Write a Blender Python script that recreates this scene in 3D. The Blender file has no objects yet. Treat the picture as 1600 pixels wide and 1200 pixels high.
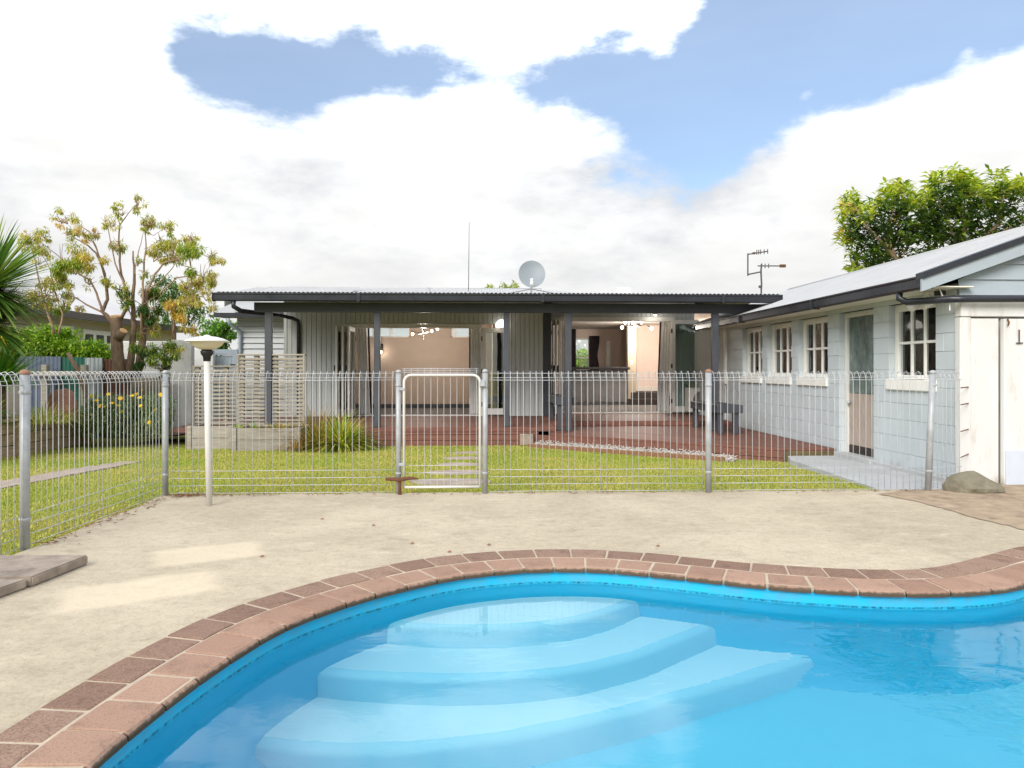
import bpy, bmesh, math, random
import numpy as np
from mathutils import Vector, Matrix

random.seed(7)
rng = np.random.default_rng(7)
scene = bpy.context.scene
COL = scene.collection

# ------------------------------------------------------------------ camera
FPX, CX, HY, H = 1100.0, 800.0, 578.0, 1.2
TH = math.atan(43 / 1100)
ST, CT = math.sin(TH), math.cos(TH)
cam_d = bpy.data.cameras.new('camera')
cam = bpy.data.objects.new('camera', cam_d)
COL.objects.link(cam)
cam_d.sensor_width = 36
cam_d.lens = 36 * FPX / 1600
cam_d.shift_y = -22 / 1600
cam_d.clip_end = 3000
cam.location = (0, 0, H)
cam.rotation_euler = (math.radians(90), 0, -TH)
scene.camera = cam


def ray(px, py):
    dx, dz = (px - CX) / FPX, (HY - py) / FPX
    return ST + dx * CT, CT - dx * ST, dz


def onZ(px, py, z):
    a, b, c = ray(px, py); t = (z - H) / c
    return a * t, b * t


def onX(px, py, X):
    a, b, c = ray(px, py); t = X / a
    return b * t, H + c * t


def onY(px, py, Y):
    a, b, c = ray(px, py); t = Y / b
    return a * t, H + c * t


def hx(px, Y):
    return onY(px, HY, Y)[0]


def hz(py, px, Y):
    return onY(px, py, Y)[1]


# ------------------------------------------------------------------ world, sun, exposure
SUN_EL, SUN_AZ = math.radians(31), math.radians(208)     # azimuth clockwise from +Y
world = bpy.data.worlds.new('World')
scene.world = world
world.use_nodes = True
wt = world.node_tree
wn, wl = wt.nodes, wt.links
wn.clear()


def wnode(t, **kw):
    n = wn.new(t)
    for k, v in kw.items():
        setattr(n, k, v)
    return n


def wmath(op, a, b=None, c=None, clamp=False):
    n = wnode('ShaderNodeMath', operation=op, use_clamp=clamp)
    for i, v in enumerate((a, b, c)):
        if v is None:
            continue
        if isinstance(v, (int, float)):
            n.inputs[i].default_value = v
        else:
            wl.new(v, n.inputs[i])
    return n.outputs[0]


wout = wnode('ShaderNodeOutputWorld')
wbg = wnode('ShaderNodeBackground')
wbg.inputs['Strength'].default_value = 0.12
wl.new(wbg.outputs[0], wout.inputs['Surface'])
sky = wnode('ShaderNodeTexSky', sky_type='NISHITA')
sky.sun_disc = False
sky.sun_elevation = SUN_EL
sky.sun_rotation = SUN_AZ
sky.air_density = 1.0
sky.dust_density = 0.6
sky.ozone_density = 1.5
tc = wnode('ShaderNodeTexCoord')
dirv = tc.outputs['Generated']
sep = wnode('ShaderNodeSeparateXYZ')
wl.new(dirv, sep.inputs[0])
# clouds: noise stretched flat like layers of cumulus seen from below
mp = wnode('ShaderNodeMapping')
mp.inputs['Scale'].default_value = (1.0, 1.0, 2.2)
mp.inputs['Location'].default_value = (0.35, 0.1, 0.2)
wl.new(dirv, mp.inputs[0])
nz = wnode('ShaderNodeTexNoise')
nz.inputs['Scale'].default_value = 3.4
nz.inputs['Detail'].default_value = 9
nz.inputs['Roughness'].default_value = 0.55
nz.inputs['Distortion'].default_value = 0.25
wl.new(mp.outputs[0], nz.inputs['Vector'])
nz2 = wnode('ShaderNodeTexNoise')
nz2.inputs['Scale'].default_value = 8
nz2.inputs['Detail'].default_value = 8
nz2.inputs['Roughness'].default_value = 0.6
wl.new(mp.outputs[0], nz2.inputs['Vector'])
dens = wmath('ADD', wmath('MULTIPLY', wmath('SUBTRACT', nz.outputs['Fac'], 0.5), 1.25), 0.40)
dens = wmath('ADD', dens, wmath('MULTIPLY', wmath('SUBTRACT', nz2.outputs['Fac'], 0.5), 1.5))
nz4 = wnode('ShaderNodeTexNoise')
nz4.inputs['Scale'].default_value = 24
nz4.inputs['Detail'].default_value = 8
nz4.inputs['Roughness'].default_value = 0.62
wl.new(mp.outputs[0], nz4.inputs['Vector'])
dens = wmath('ADD', dens, wmath('MULTIPLY', wmath('SUBTRACT', nz4.outputs['Fac'], 0.5), 0.9))
# gaps (-) and banks (+) of cloud: picture direction, angular size, weight
BANKS = [(1250, 55, .10, -.9), (1400, 50, .11, -.9), (1560, 50, .11, -.9), (1120, 165, .06, -.8), (1030, 150, .06, -.85), (980, 260, .05, -.4), (1080, 290, .05, -.35), (460, 150, .05, -.4), (1125, 235, .05, -.55), (1060, 225, .04, -.35), (1180, 110, .06, -.5),
         (930, 122, .05, -.9), (850, 118, .05, -.9), (750, 116, .045, -.85), (660, 116, .045, -.85), (560, 114, .05, -.95), (470, 114, .05, -1.0), (380, 105, .05, -1.0), (300, 95, .04, -.9),
         (1250, -150, .16, -.6), (1500, -180, .2, -.6),
         (880, 35, .08, .5), (740, 25, .08, .5), (500, 35, .05, .4), (1060, 20, .035, .6), (1030, 60, .03, .45), (620, 60, .03, .3),
         (760, 195, .06, .5), (560, 180, .05, .5), (880, 190, .04, .5), (130, 130, .07, .3), (150, 30, .09, .3), (150, 260, .15, .4), (640, 250, .1, .3),
         (1290, 235, .06, .8), (1400, 215, .07, .9), (1500, 190, .08, .9), (1600, 175, .09, .95), (1700, 160, .1, .8), (1250, 133, .022, .85), (1275, 128, .014, .5), (1490, 22, .018, .6), (1510, 75, .01, .4),
         (800, 380, .2, .5), (1200, 400, .18, .6), (400, 400, .2, .5), (1600, 400, .2, .5)]
for px, py, s, w in BANKS:
    d = Vector(ray(px, py)).normalized()
    vm = wnode('ShaderNodeVectorMath', operation='DOT_PRODUCT')
    wl.new(dirv, vm.inputs[0])
    vm.inputs[1].default_value = d
    e = wmath('EXPONENT', wmath('MULTIPLY', wmath('SUBTRACT', vm.outputs['Value'], 1.0), 2.0 / s ** 2))
    dens = wmath('ADD', dens, wmath('MULTIPLY', e, w))
# the layer closes up towards the horizon, as it does in every direction
horiz = wmath('EXPONENT', wmath('MULTIPLY', wmath('ABSOLUTE', sep.outputs['Z']), -7.0))
dens = wmath('ADD', dens, wmath('MULTIPLY', horiz, 0.8))
mr = wnode('ShaderNodeMapRange', interpolation_type='SMOOTHSTEP')
mr.inputs['From Min'].default_value = 0.0
mr.inputs['From Max'].default_value = 0.72
mr.inputs['To Min'].default_value = 0.10
wl.new(dens, mr.inputs['Value'])
thick = wnode('ShaderNodeMapRange', interpolation_type='SMOOTHSTEP')
thick.inputs['From Min'].default_value = 0.3
thick.inputs['From Max'].default_value = 1.4
wl.new(dens, thick.inputs['Value'])
ccol = wnode('ShaderNodeMixRGB')
ccol.inputs[1].default_value = (4.7, 4.85, 5.1, 1)
ccol.inputs[2].default_value = (6.4, 6.4, 6.35, 1)
wl.new(thick.outputs[0], ccol.inputs[0])
skyc = wnode('ShaderNodeMixRGB', blend_type='MULTIPLY')
skyc.inputs[0].default_value = 1
skyc.inputs[2].default_value = (.98, .97, .97, 1)
wl.new(sky.outputs[0], skyc.inputs[1])
# an overcast layer is brighter overhead than at the horizon
grad = wmath('MINIMUM', wmath('ADD', wmath('ADD', 0.69, wmath('MULTIPLY', wmath('MAXIMUM', sep.outputs['Z'], 0.0), 0.7)), wmath('MULTIPLY', wmath('MAXIMUM', wmath('SUBTRACT', sep.outputs['Z'], 0.27), 0.0), 8.0)), 2.1)
nz3 = wnode('ShaderNodeTexNoise')
nz3.inputs['Scale'].default_value = 6.5
nz3.inputs['Detail'].default_value = 7
mp3 = wnode('ShaderNodeMapping')
mp3.inputs['Scale'].default_value = (1, 1, 3.5)
wl.new(dirv, mp3.inputs[0])
wl.new(mp3.outputs[0], nz3.inputs['Vector'])
grad = wmath('MULTIPLY', grad, wmath('ADD', 0.80, wmath('MULTIPLY', nz3.outputs['Fac'], 0.5)))
gcol = wnode('ShaderNodeVectorMath', operation='SCALE')
wl.new(ccol.outputs[0], gcol.inputs[0])
wl.new(grad, gcol.inputs['Scale'])
cm = wnode('ShaderNodeMixRGB')
wl.new(mr.outputs[0], cm.inputs[0])
wl.new(skyc.outputs[0], cm.inputs[1])
wl.new(gcol.outputs[0], cm.inputs[2])
wl.new(cm.outputs[0], wbg.inputs['Color'])

sun_d = bpy.data.lights.new('sun', 'SUN')
sun_d.energy = 2.1
sun_d.angle = math.radians(30)
sun_d.color = (1.0, 0.95, 0.88)
sun = bpy.data.objects.new('sun', sun_d)
COL.objects.link(sun)
sdir = Vector((math.sin(SUN_AZ) * math.cos(SUN_EL), math.cos(SUN_AZ) * math.cos(SUN_EL), math.sin(SUN_EL)))
sun.rotation_euler = sdir.to_track_quat('Z', 'Y').to_euler()
sun.location = (0, 0, 30)
vs = scene.view_settings
vs.view_transform = 'Standard'
vs.look = 'None'
vs.gamma = 1
vs.exposure = 0.6
vs.use_curve_mapping = False
scene.cycles.max_bounces = 10
scene.cycles.transparent_max_bounces = 24
scene.cycles.use_denoising = True


# ------------------------------------------------------------------ materials
def srgb(r, g, b):
    f = lambda c: (c / 255 / 12.92) if c / 255 <= .04045 else ((c / 255 + .055) / 1.055) ** 2.4
    return (f(r), f(g), f(b))


class NT:
    def __init__(s, name):
        s.m = bpy.data.materials.new(name)
        s.m.use_nodes = True
        s.n, s.l = s.m.node_tree.nodes, s.m.node_tree.links
        s.n.clear()
        s.out = s.n.new('ShaderNodeOutputMaterial')

    def node(s, t, ins=None, **kw):
        n = s.n.new(t)
        for k, v in kw.items():
            setattr(n, k, v)
        for k, v in (ins or {}).items():
            s.set(n, k, v)
        return n

    def set(s, n, k, v):
        i = n.inputs[k]
        if isinstance(v, bpy.types.NodeSocket):
            s.l.new(v, i)
        elif isinstance(v, (tuple, list)) and len(v) == 3 and i.type == 'RGBA':
            i.default_value = (*v, 1)
        else:
            i.default_value = v

    def math(s, op, a, b=None, clamp=False):
        n = s.node('ShaderNodeMath', operation=op, use_clamp=clamp)
        s.set(n, 0, a)
        if b is not None:
            s.set(n, 1, b)
        return n.outputs[0]

    def coord(s, scale=None, loc=None, rot=None):
        t = s.node('ShaderNodeTexCoord').outputs['Object']
        if scale or loc or rot:
            m = s.node('ShaderNodeMapping')
            s.l.new(t, m.inputs[0])
            if scale: m.inputs['Scale'].default_value = scale
            if loc: m.inputs['Location'].default_value = loc
            if rot: m.inputs['Rotation'].default_value = rot
            t = m.outputs[0]
        return t

    def noise(s, scale, detail=5, rough=.55, vec=None, dist=0):
        n = s.node('ShaderNodeTexNoise', {'Scale': scale, 'Detail': detail, 'Roughness': rough, 'Distortion': dist})
        if vec is not None:
            s.l.new(vec, n.inputs['Vector'])
        return n.outputs['Fac']

    def rng(s, v, a, b, c=0., d=1., smooth=False):
        n = s.node('ShaderNodeMapRange', {'Value': v, 'From Min': a, 'From Max': b, 'To Min': c, 'To Max': d})
        if smooth: n.interpolation_type = 'SMOOTHSTEP'
        return n.outputs[0]

    def mix(s, f, a, b, mode='MIX'):
        n = s.node('ShaderNodeMixRGB', blend_type=mode)
        s.set(n, 0, f); s.set(n, 1, a); s.set(n, 2, b)
        return n.outputs[0]

    def bump(s, h, strength=.3, dist=.01):
        return s.node('ShaderNodeBump', {'Height': h, 'Strength': strength, 'Distance': dist}).outputs[0]

    def bsdf(s, col, rough=.6, normal=None, metal=0., spec=.5, **kw):
        b = s.node('ShaderNodeBsdfPrincipled', {'Base Color': col, 'Roughness': rough, 'Metallic': metal, 'Specular IOR Level': spec})
        if normal is not None:
            s.l.new(normal, b.inputs['Normal'])
        for k, v in kw.items():
            s.set(b, k, v)
        s.l.new(b.outputs[0], s.out.inputs['Surface'])
        return b


def pm(name, col, rough=.6, var=.25, nscale=6, bump=.15, bscale=60, metal=0., spec=.4, rand=0., stretch=None, dirt=None, dirt_amt=.5, dscale=3, low=None):
    """painted / plain surface: tone varied by noise, per-piece random tone, optional stains of another colour"""
    t = NT(name)
    v = t.coord(stretch)
    n1 = t.noise(nscale, 6, .6, v)
    f = t.rng(n1, .3, .7, 1 - var, 1 + var * .6)
    if rand:
        oi = t.node('ShaderNodeObjectInfo').outputs['Random']
        f = t.math('MULTIPLY', f, t.rng(oi, 0, 1, 1 - rand, 1 + rand * .7))
    comb = t.node('ShaderNodeCombineColor', {'Red': f, 'Green': f, 'Blue': f}).outputs[0]
    c = t.mix(1.0, col, comb, 'MULTIPLY')
    if dirt:
        d = t.noise(dscale, 8, .68, v, .3)
        c = t.mix(t.rng(d, .52, .72, 0, dirt_amt, True), c, dirt)
    if low:
        zz = t.node('ShaderNodeSeparateXYZ', {0: t.coord()}).outputs['Z']
        sp_n = t.math('ADD', t.math('MULTIPLY', t.noise(3.2, 8, .72, t.coord()), .55), t.math('MULTIPLY', t.noise(14, 6, .7, t.coord((1, 1, .25))), .3))
        c = t.mix(t.rng(t.math('SUBTRACT', sp_n, t.math('MULTIPLY', zz, 1.1)), .30, .52, 0, .55, True), c, low)
    n2 = t.noise(bscale, 4, .6, v)
    t.bsdf(c, t.rng(n1, .2, .8, max(.02, rough - .1), min(1, rough + .1)), t.bump(n2, bump, .004), metal, spec)
    return t.m


M = {}
M['board'] = pm('house_board_paint', srgb(198, 202, 200), .55, .06, 4, .12, 40, rand=.03, stretch=(3, 3, .5))
M['weather'] = pm('weatherboard_paint', srgb(192, 196, 197), .55, .1, 4, .12, 40, rand=.04, stretch=(.5, 3, 3))
M['charcoal'] = pm('charcoal_paint', srgb(70, 72, 78), .5, .2, 4, .15, 40)
M['gutter'] = pm('gutter_enamel', srgb(44, 46, 52), .3, .2, 3, .05, 30)
M['white'] = pm('white_paint', srgb(232, 230, 224), .45, .08, 5, .1, 50, dirt=srgb(176, 168, 150), dirt_amt=.25)
M['whiteold'] = pm('old_white_paint', srgb(214, 213, 209), .6, .06, 3, .3, 30, stretch=(2.5, 2.5, .5), dirt=srgb(172, 158, 140), dirt_amt=.4, dscale=5, low=srgb(140, 124, 104))
M['block'] = pm('block_paint', srgb(190, 198, 201), .6, .05, 2.5, .5, 130, rand=.025, dirt=srgb(156, 164, 166), dirt_amt=.3, low=srgb(134, 130, 118))
M['mortar'] = pm('painted_joint', srgb(190, 198, 201), .8, .08, 5, .3, 80)
M['gable'] = pm('gable_paint', srgb(160, 170, 176), .55, .1, 3, .15, 40, rand=.04)
M['roof'] = pm('zinc_roof', srgb(172, 172, 170), .55, .1, 2.2, .06, 20, metal=.0, dirt=srgb(150, 148, 140), dirt_amt=.35, dscale=1.5)
M['soffit'] = pm('soffit_paint', srgb(226, 222, 205), .6, .06, 3, .08, 40)
M['deck'] = pm('deck_stain', srgb(118, 78, 64), .62, .3, 5, .35, 25, rand=.14, stretch=(.6, 6, 6), dirt=srgb(92, 60, 48), dirt_amt=.4)
M['deckgreen'] = pm('weathered_deck_face', srgb(98, 86, 58), .7, .35, 5, .3, 25, rand=.1, stretch=(.6, 6, 6), dirt=srgb(92, 62, 48), dirt_amt=.6)
M['timber'] = pm('weathered_timber', srgb(160, 152, 138), .8, .35, 6, .5, 30, rand=.16, stretch=(.7, 5, 7), dirt=srgb(108, 96, 78), dirt_amt=.5)
M['sleeper'] = pm('sleeper_timber', srgb(172, 150, 122), .85, .35, 5, .6, 28, rand=.15, stretch=(3, .8, 7), dirt=srgb(92, 82, 66), dirt_amt=.55)
M['galv'] = pm('galvanised_steel', srgb(188, 190, 191), .4, .15, 20, .1, 80, metal=.15, spec=.5)
M['galvpost'] = pm('galvanised_post', srgb(166, 169, 170), .45, .2, 9, .15, 60, metal=.15, dirt=srgb(140, 142, 140), dirt_amt=.5, dscale=8)
M['rust'] = pm('rusty_iron', srgb(104, 68, 46), .85, .4, 20, .6, 60)
M['copper'] = pm('rusty_cap', srgb(148, 112, 90), .8, .3, 25, .4, 60)
M['lampwhite'] = pm('lamp_post_paint', srgb(212, 209, 202), .4, .06, 6, .08, 40)
M['opal'] = pm('opal_shade', srgb(226, 214, 186), .35, .08, 4, .03, 30)
M['black'] = pm('black_plastic', srgb(34, 33, 34), .45, .2, 6, .1, 40)
M['dirt'] = pm('soil', srgb(164, 144, 120), .95, .35, 7, .9, 40, dirt=srgb(92, 72, 56), dirt_amt=.6)
M['bedsoil'] = pm('bed_soil', srgb(84, 66, 50), .95, .4, 9, .9, 40)
M['slab'] = pm('path_concrete', srgb(176, 178, 178), .85, .14, 2.5, .35, 60, dirt=srgb(166, 160, 148), dirt_amt=.4)
M['oldslab'] = pm('old_concrete_slab', srgb(156, 142, 127), .95, .35, 8, .9, 70, dirt=srgb(96, 84, 74), dirt_amt=.65, dscale=7)
M['paver'] = pm('stone_paver', srgb(166, 150, 136), .9, .25, 6, .5, 60, dirt=srgb(120, 104, 84), dirt_amt=.5)
M['rock'] = pm('field_rock', srgb(122, 116, 98), .9, .4, 5, .9, 22, dirt=srgb(76, 70, 58), dirt_amt=.6, dscale=5)
M['boulder'] = pm('red_boulder', srgb(160, 118, 100), .9, .35, 6, .9, 25, dirt=srgb(188, 160, 138), dirt_amt=.5, dscale=6)
M['gravel'] = pm('white_pebble', srgb(190, 182, 172), .8, .2, 20, .3, 80, rand=.1)
M['taupe'] = pm('taupe_wall_paint', srgb(174, 157, 142), .8, .05, 3, .05, 40)
M['peach'] = pm('peach_wall_paint', srgb(224, 204, 191), .8, .05, 3, .05, 40)
M['ceiling'] = pm('ceiling_paint', srgb(220, 214, 204), .8, .04, 3, .05, 40)
M['carpet'] = pm('grey_floor', srgb(96, 92, 90), .9, .2, 12, .3, 150)
M['counter'] = pm('counter_front', srgb(118, 118, 118), .6, .12, 4, .1, 40)
M['greige'] = pm('greige_column', srgb(160, 148, 128), .7, .08, 4, .06, 40)
M['curtain'] = pm('white_curtain', srgb(238, 237, 234), .85, .04, 6, .2, 90)
M['curtaind'] = pm('dark_curtain', srgb(62, 52, 56), .9, .15, 6, .2, 90)
M['dish'] = pm('dish_enamel', srgb(132, 140, 144), .5, .08, 5, .04, 40)
M['antenna'] = pm('antenna_metal', srgb(86, 82, 80), .6, .2, 20, .05, 60)
M['acwhite'] = pm('appliance_white', srgb(228, 228, 222), .45, .05, 4, .04, 40)
M['acgrey'] = pm('fan_guard', srgb(120, 114, 108), .6, .15, 9, .1, 60)
M['canvas'] = pm('old_white_render', srgb(226, 226, 222), .85, .1, 3, .5, 25, dirt=srgb(186, 180, 170), dirt_amt=.45)
M['bluegrey'] = pm('blue_grey_sheet', srgb(96, 106, 124), .55, .2, 4, .1, 40)
M['greensheet'] = pm('green_sheet', srgb(38, 92, 76), .55, .2, 4, .1, 40)
M['lightsheet'] = pm('pale_zinc_sheet', srgb(170, 178, 178), .5, .2, 4, .1, 40, metal=.3, stretch=(4, 4, .6))
M['rustsheet'] = pm('rusty_sheet', srgb(104, 72, 58), .85, .35, 5, .3, 40)
M['gatepaint'] = pm('gate_paint', srgb(160, 172, 180), .55, .1, 4, .1, 40)
M['neighwall'] = pm('neighbour_render', srgb(200, 186, 172), .8, .08, 2, .1, 30)
M['neighroof'] = pm('neighbour_roof', srgb(196, 192, 190), .5, .1, 2, .05, 20)
M['fascia'] = pm('brown_fascia', srgb(92, 82, 78), .6, .15, 4, .1, 40)
M['bark'] = pm('bark', srgb(128, 106, 86), .95, .4, 9, 1.0, 24, stretch=(3, 3, .7), dirt=srgb(84, 66, 52), dirt_amt=.6, dscale=8)
M['twig'] = pm('twig_bark', srgb(158, 132, 108), .9, .3, 9, .5, 40)
M['cutwood'] = pm('cut_wood', srgb(206, 166, 118), .85, .2, 14, .3, 50)
M['hardboard'] = pm('hardboard_panel', srgb(172, 158, 146), .85, .2, 5, .3, 60, stretch=(2, 2, .7), dirt=srgb(136, 112, 92), dirt_amt=.5, dscale=5)
M['kick'] = pm('kick_plate', srgb(196, 202, 212), .5, .06, 4, .05, 40)
M['shedinside'] = pm('shed_lining', srgb(120, 112, 104), .9, .15, 3, .2, 40)
M['seal'] = pm('dark_timber', srgb(58, 50, 46), .7, .2, 6, .2, 40)
M['edging'] = pm('edging_board', srgb(134, 98, 70), .85, .25, 6, .3, 30, stretch=(.6, 5, 5))


def emit(name, col, st):
    t = NT(name)
    e = t.node('ShaderNodeEmission', {'Color': col, 'Strength': st})
    t.l.new(e.outputs[0], t.out.inputs['Surface'])
    return t.m


M['bulb'] = emit('warm_bulb', (1, .72, .42), 9)
M['globe'] = emit('white_globe', (1, .94, .85), 1.3)


def glass_mat(name, tint, ior=1.5):
    t = NT(name)
    fr = t.node('ShaderNodeFresnel', {'IOR': ior}).outputs[0]
    tr = t.node('ShaderNodeBsdfTransparent', {'Color': tint})
    gl = t.node('ShaderNodeBsdfGlossy', {'Color': (1, 1, 1), 'Roughness': .015})
    wob = t.noise(3, 2, .5, t.coord())
    t.l.new(t.bump(wob, .05, .02), gl.inputs['Normal'])
    mx = t.node('ShaderNodeMixShader')
    t.l.new(t.math('MULTIPLY', fr, 1.6, True), mx.inputs[0])
    t.l.new(tr.outputs[0], mx.inputs[1]); t.l.new(gl.outputs[0], mx.inputs[2])
    t.l.new(mx.outputs[0], t.out.inputs['Surface'])
    return t.m


M['glass'] = glass_mat('window_glass', (.86, .9, .89))
M['glassdoor'] = glass_mat('door_glass', (.82, .89, .86))
# dusty screen door glass
t = NT('dusty_door_glass')
v = t.coord((1, 2, 1))
dn = t.noise(5, 7, .65, v)
t.bsdf(t.mix(t.rng(dn, .35, .75), srgb(76, 90, 88), srgb(128, 140, 136)), .22, t.bump(t.noise(60, 3, .5, v), .04, .003), 0, .6)
M['dustyglass'] = t.m

# concrete patio: sandy concrete with trowel streaks, stains, two paler mended patches, hairline crack
t = NT('patio_concrete')
v = t.coord()
vs_ = t.coord((.85, 1.35, 1))
big = t.noise(.7, 6, .6, v, .4)
mid_ = t.noise(4.5, 8, .65, vs_, .3)
fine = t.noise(55, 6, .7, v)
c = t.mix(t.rng(big, .35, .68, 0, 1, True), srgb(178, 166, 144), srgb(196, 183, 160))
c = t.mix(t.rng(mid_, .50, .8, 0, .34, True), c, srgb(100, 86, 70))
c = t.mix(t.rng(mid_, .25, .48, .6, 0, True), c, srgb(212, 198, 172))
c = t.mix(t.rng(fine, .52, .75, 0, .5), c, srgb(100, 86, 70))
grit = t.noise(17, 8, .75, v, .5)
c = t.mix(t.rng(grit, .47, .74, .06, .42), c, srgb(122, 104, 82))
spk = t.noise(230, 2, .5, v)
c = t.mix(t.rng(spk, .64, .72, 0, .6), c, srgb(98, 84, 70))
sp = t.node('ShaderNodeSeparateXYZ', {0: v})
for (cx, cy, ang, wx, wy) in ((-1.87, 3.93, 28, .44, .27), (-1.81, 4.68, 26, .38, .27)):
    a = math.radians(ang)
    wob = t.math('MULTIPLY', t.math('SUBTRACT', t.noise(5, 4, .6, v), .5), .16)
    ux = t.math('ADD', t.math('MULTIPLY', t.math('SUBTRACT', sp.outputs['X'], cx), math.cos(a)), t.math('MULTIPLY', t.math('SUBTRACT', sp.outputs['Y'], cy), math.sin(a)))
    uy = t.math('SUBTRACT', t.math('MULTIPLY', t.math('SUBTRACT', sp.outputs['Y'], cy), math.cos(a)), t.math('MULTIPLY', t.math('SUBTRACT', sp.outputs['X'], cx), math.sin(a)))
    m1 = t.rng(t.math('ADD', t.math('ABSOLUTE', ux), wob), wx, wx - .13, 0, 1, True)
    m2 = t.rng(t.math('ADD', t.math('ABSOLUTE', uy), wob), wy, wy - .1, 0, 1, True)
    c = t.mix(t.math('MULTIPLY', t.math('MULTIPLY', m1, m2), .5), c, srgb(218, 203, 175))
h = t.math('ADD', t.math('MULTIPLY', mid_, .6), t.math('MULTIPLY', fine, .5))
t.bsdf(c, .9, t.bump(h, .4, .008), 0, .2)
M['patio'] = t.m

# brick coping
t = NT('coping_brick')
v = t.coord()
oi = t.node('ShaderNodeObjectInfo').outputs['Random']
n1 = t.noise(9, 6, .65, t.node('ShaderNodeVectorMath', {0: v, 1: oi}, operation='ADD').outputs[0])
fine = t.noise(120, 5, .7, v)
c = t.mix(oi, srgb(136, 109, 93), srgb(157, 130, 112))
c = t.mix(t.rng(n1, .48, .75, 0, .6, True), c, srgb(104, 82, 72))
c = t.mix(t.rng(n1, .2, .38, .3, 0, True), c, srgb(158, 130, 112))
c = t.mix(t.rng(fine, .45, .7, 0, .8), c, srgb(84, 64, 54))
t.bsdf(c, .9, t.bump(fine, .6, .005), 0, .2)
M['brick'] = t.m
M['grout'] = pm('grout', srgb(182, 167, 146), .95, .2, 8, .6, 90)
t = NT('coping_edge_brick')       # inner row, nose darker towards its bottom
v = t.coord()
oi = t.node('ShaderNodeObjectInfo').outputs['Random']
n1 = t.noise(9, 6, .65, v)
fine = t.noise(120, 5, .7, v)
c = t.mix(oi, srgb(152, 121, 103), srgb(170, 139, 119))
c = t.mix(t.rng(n1, .48, .75, 0, .5, True), c, srgb(118, 94, 82))
c = t.mix(t.rng(fine, .5, .72, 0, .6), c, srgb(96, 74, 64))
sp = t.node('ShaderNodeSeparateXYZ', {0: v})
low = t.rng(t.math('ADD', sp.outputs['Z'], t.math('MULTIPLY', t.math('SUBTRACT', t.noise(40, 4, .6, v), .5), .03)), .024, .012, 0, .85, True)
c = t.mix(low, c, srgb(72, 64, 50))
t.bsdf(c, .9, t.bump(fine, .6, .005), 0, .2)
M['brickedge'] = t.m

# pool liner
def liner(name, ca, cb, scum_shade=True):
    t = NT(name)
    v = t.coord()
    c = t.mix(t.noise(3, 5, .6, v), ca, cb)
    if scum_shade:
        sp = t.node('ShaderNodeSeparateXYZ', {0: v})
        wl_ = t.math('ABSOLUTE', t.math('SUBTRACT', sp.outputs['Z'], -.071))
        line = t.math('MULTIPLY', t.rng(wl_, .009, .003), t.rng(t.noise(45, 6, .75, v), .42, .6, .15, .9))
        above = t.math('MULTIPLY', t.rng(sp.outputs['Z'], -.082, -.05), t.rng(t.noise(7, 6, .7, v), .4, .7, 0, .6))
        c = t.mix(above, c, srgb(104, 150, 172))  # scum above the water, with shade under the coping mixed into its colour
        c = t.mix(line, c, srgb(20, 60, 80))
    t.bsdf(c, .4, None, 0, .3)
    return t.m


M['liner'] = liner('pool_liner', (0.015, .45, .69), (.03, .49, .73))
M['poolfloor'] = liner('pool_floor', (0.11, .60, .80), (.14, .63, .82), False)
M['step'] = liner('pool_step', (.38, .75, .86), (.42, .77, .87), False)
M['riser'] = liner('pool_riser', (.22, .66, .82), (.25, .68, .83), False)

# water
t = NT('pool_water')
v = t.coord((1, 1.6, 1), rot=(0, 0, .35))
sp = t.node('ShaderNodeSeparateXYZ', {0: t.coord()})
w1 = t.noise(3.2, 3, .5, v, .6)
w2 = t.noise(10, 2, .5, v, .4)
calm = t.rng(t.noise(.8, 2, .5, t.coord()), .4, .65, .25, 1)
right = t.rng(sp.outputs['X'], .2, 1.8, .3, 1, True)      # breeze ripples reach the open end, the step end lies calm
hgt = t.math('MULTIPLY', t.math('ADD', w1, t.math('MULTIPLY', w2, .12)), t.math('MULTIPLY', calm, right))
nrm = t.bump(hgt, .16, .05)
gl = t.node('ShaderNodeBsdfGlass', {'Color': (.93, .985, .99), 'Roughness': 0.0, 'IOR': 1.333, 'Normal': nrm})
t.l.new(gl.outputs[0], t.out.inputs['Surface'])
M['water'] = t.m


def leaf_mat(name, rough=.45, trans=.45, spec=.4, gain=(1.35, 1.35, 1.3)):
    t = NT(name)
    a = t.mix(1, t.node('ShaderNodeAttribute', attribute_name='Col').outputs['Color'], gain, 'MULTIPLY')
    b = t.node('ShaderNodeBsdfPrincipled', {'Base Color': a, 'Roughness': rough, 'Specular IOR Level': spec})
    tl = t.node('ShaderNodeBsdfTranslucent', {'Color': t.mix(1, a, (1.25, 1.2, .7), 'MULTIPLY')})
    mx = t.node('ShaderNodeMixShader', {0: trans})
    t.l.new(b.outputs[0], mx.inputs[1]); t.l.new(tl.outputs[0], mx.inputs[2])
    t.l.new(mx.outputs[0], t.out.inputs['Surface'])
    return t.m


M['leaf'] = leaf_mat('leaf')
M['glossleaf'] = leaf_mat('glossy_leaf', .35, .35, .5, (1.4, 1.4, 1.3))
M['grassblade'] = leaf_mat('grass_blade', .6, .3, .2, (1.2, 1.15, 1.35))
# earth under the lawn
t = NT('lawn_ground')
v = t.coord()
n1 = t.noise(1.1, 6, .6, v)
n2 = t.noise(30, 5, .7, v)
c = t.mix(t.rng(n1, .35, .65), srgb(112, 122, 44), srgb(142, 138, 66))
c = t.mix(t.rng(n2, .45, .7, 0, .7), c, srgb(92, 84, 48))
t.bsdf(c, .95, t.bump(n2, .8, .02), 0, .1)
M['lawn'] = t.m


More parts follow.
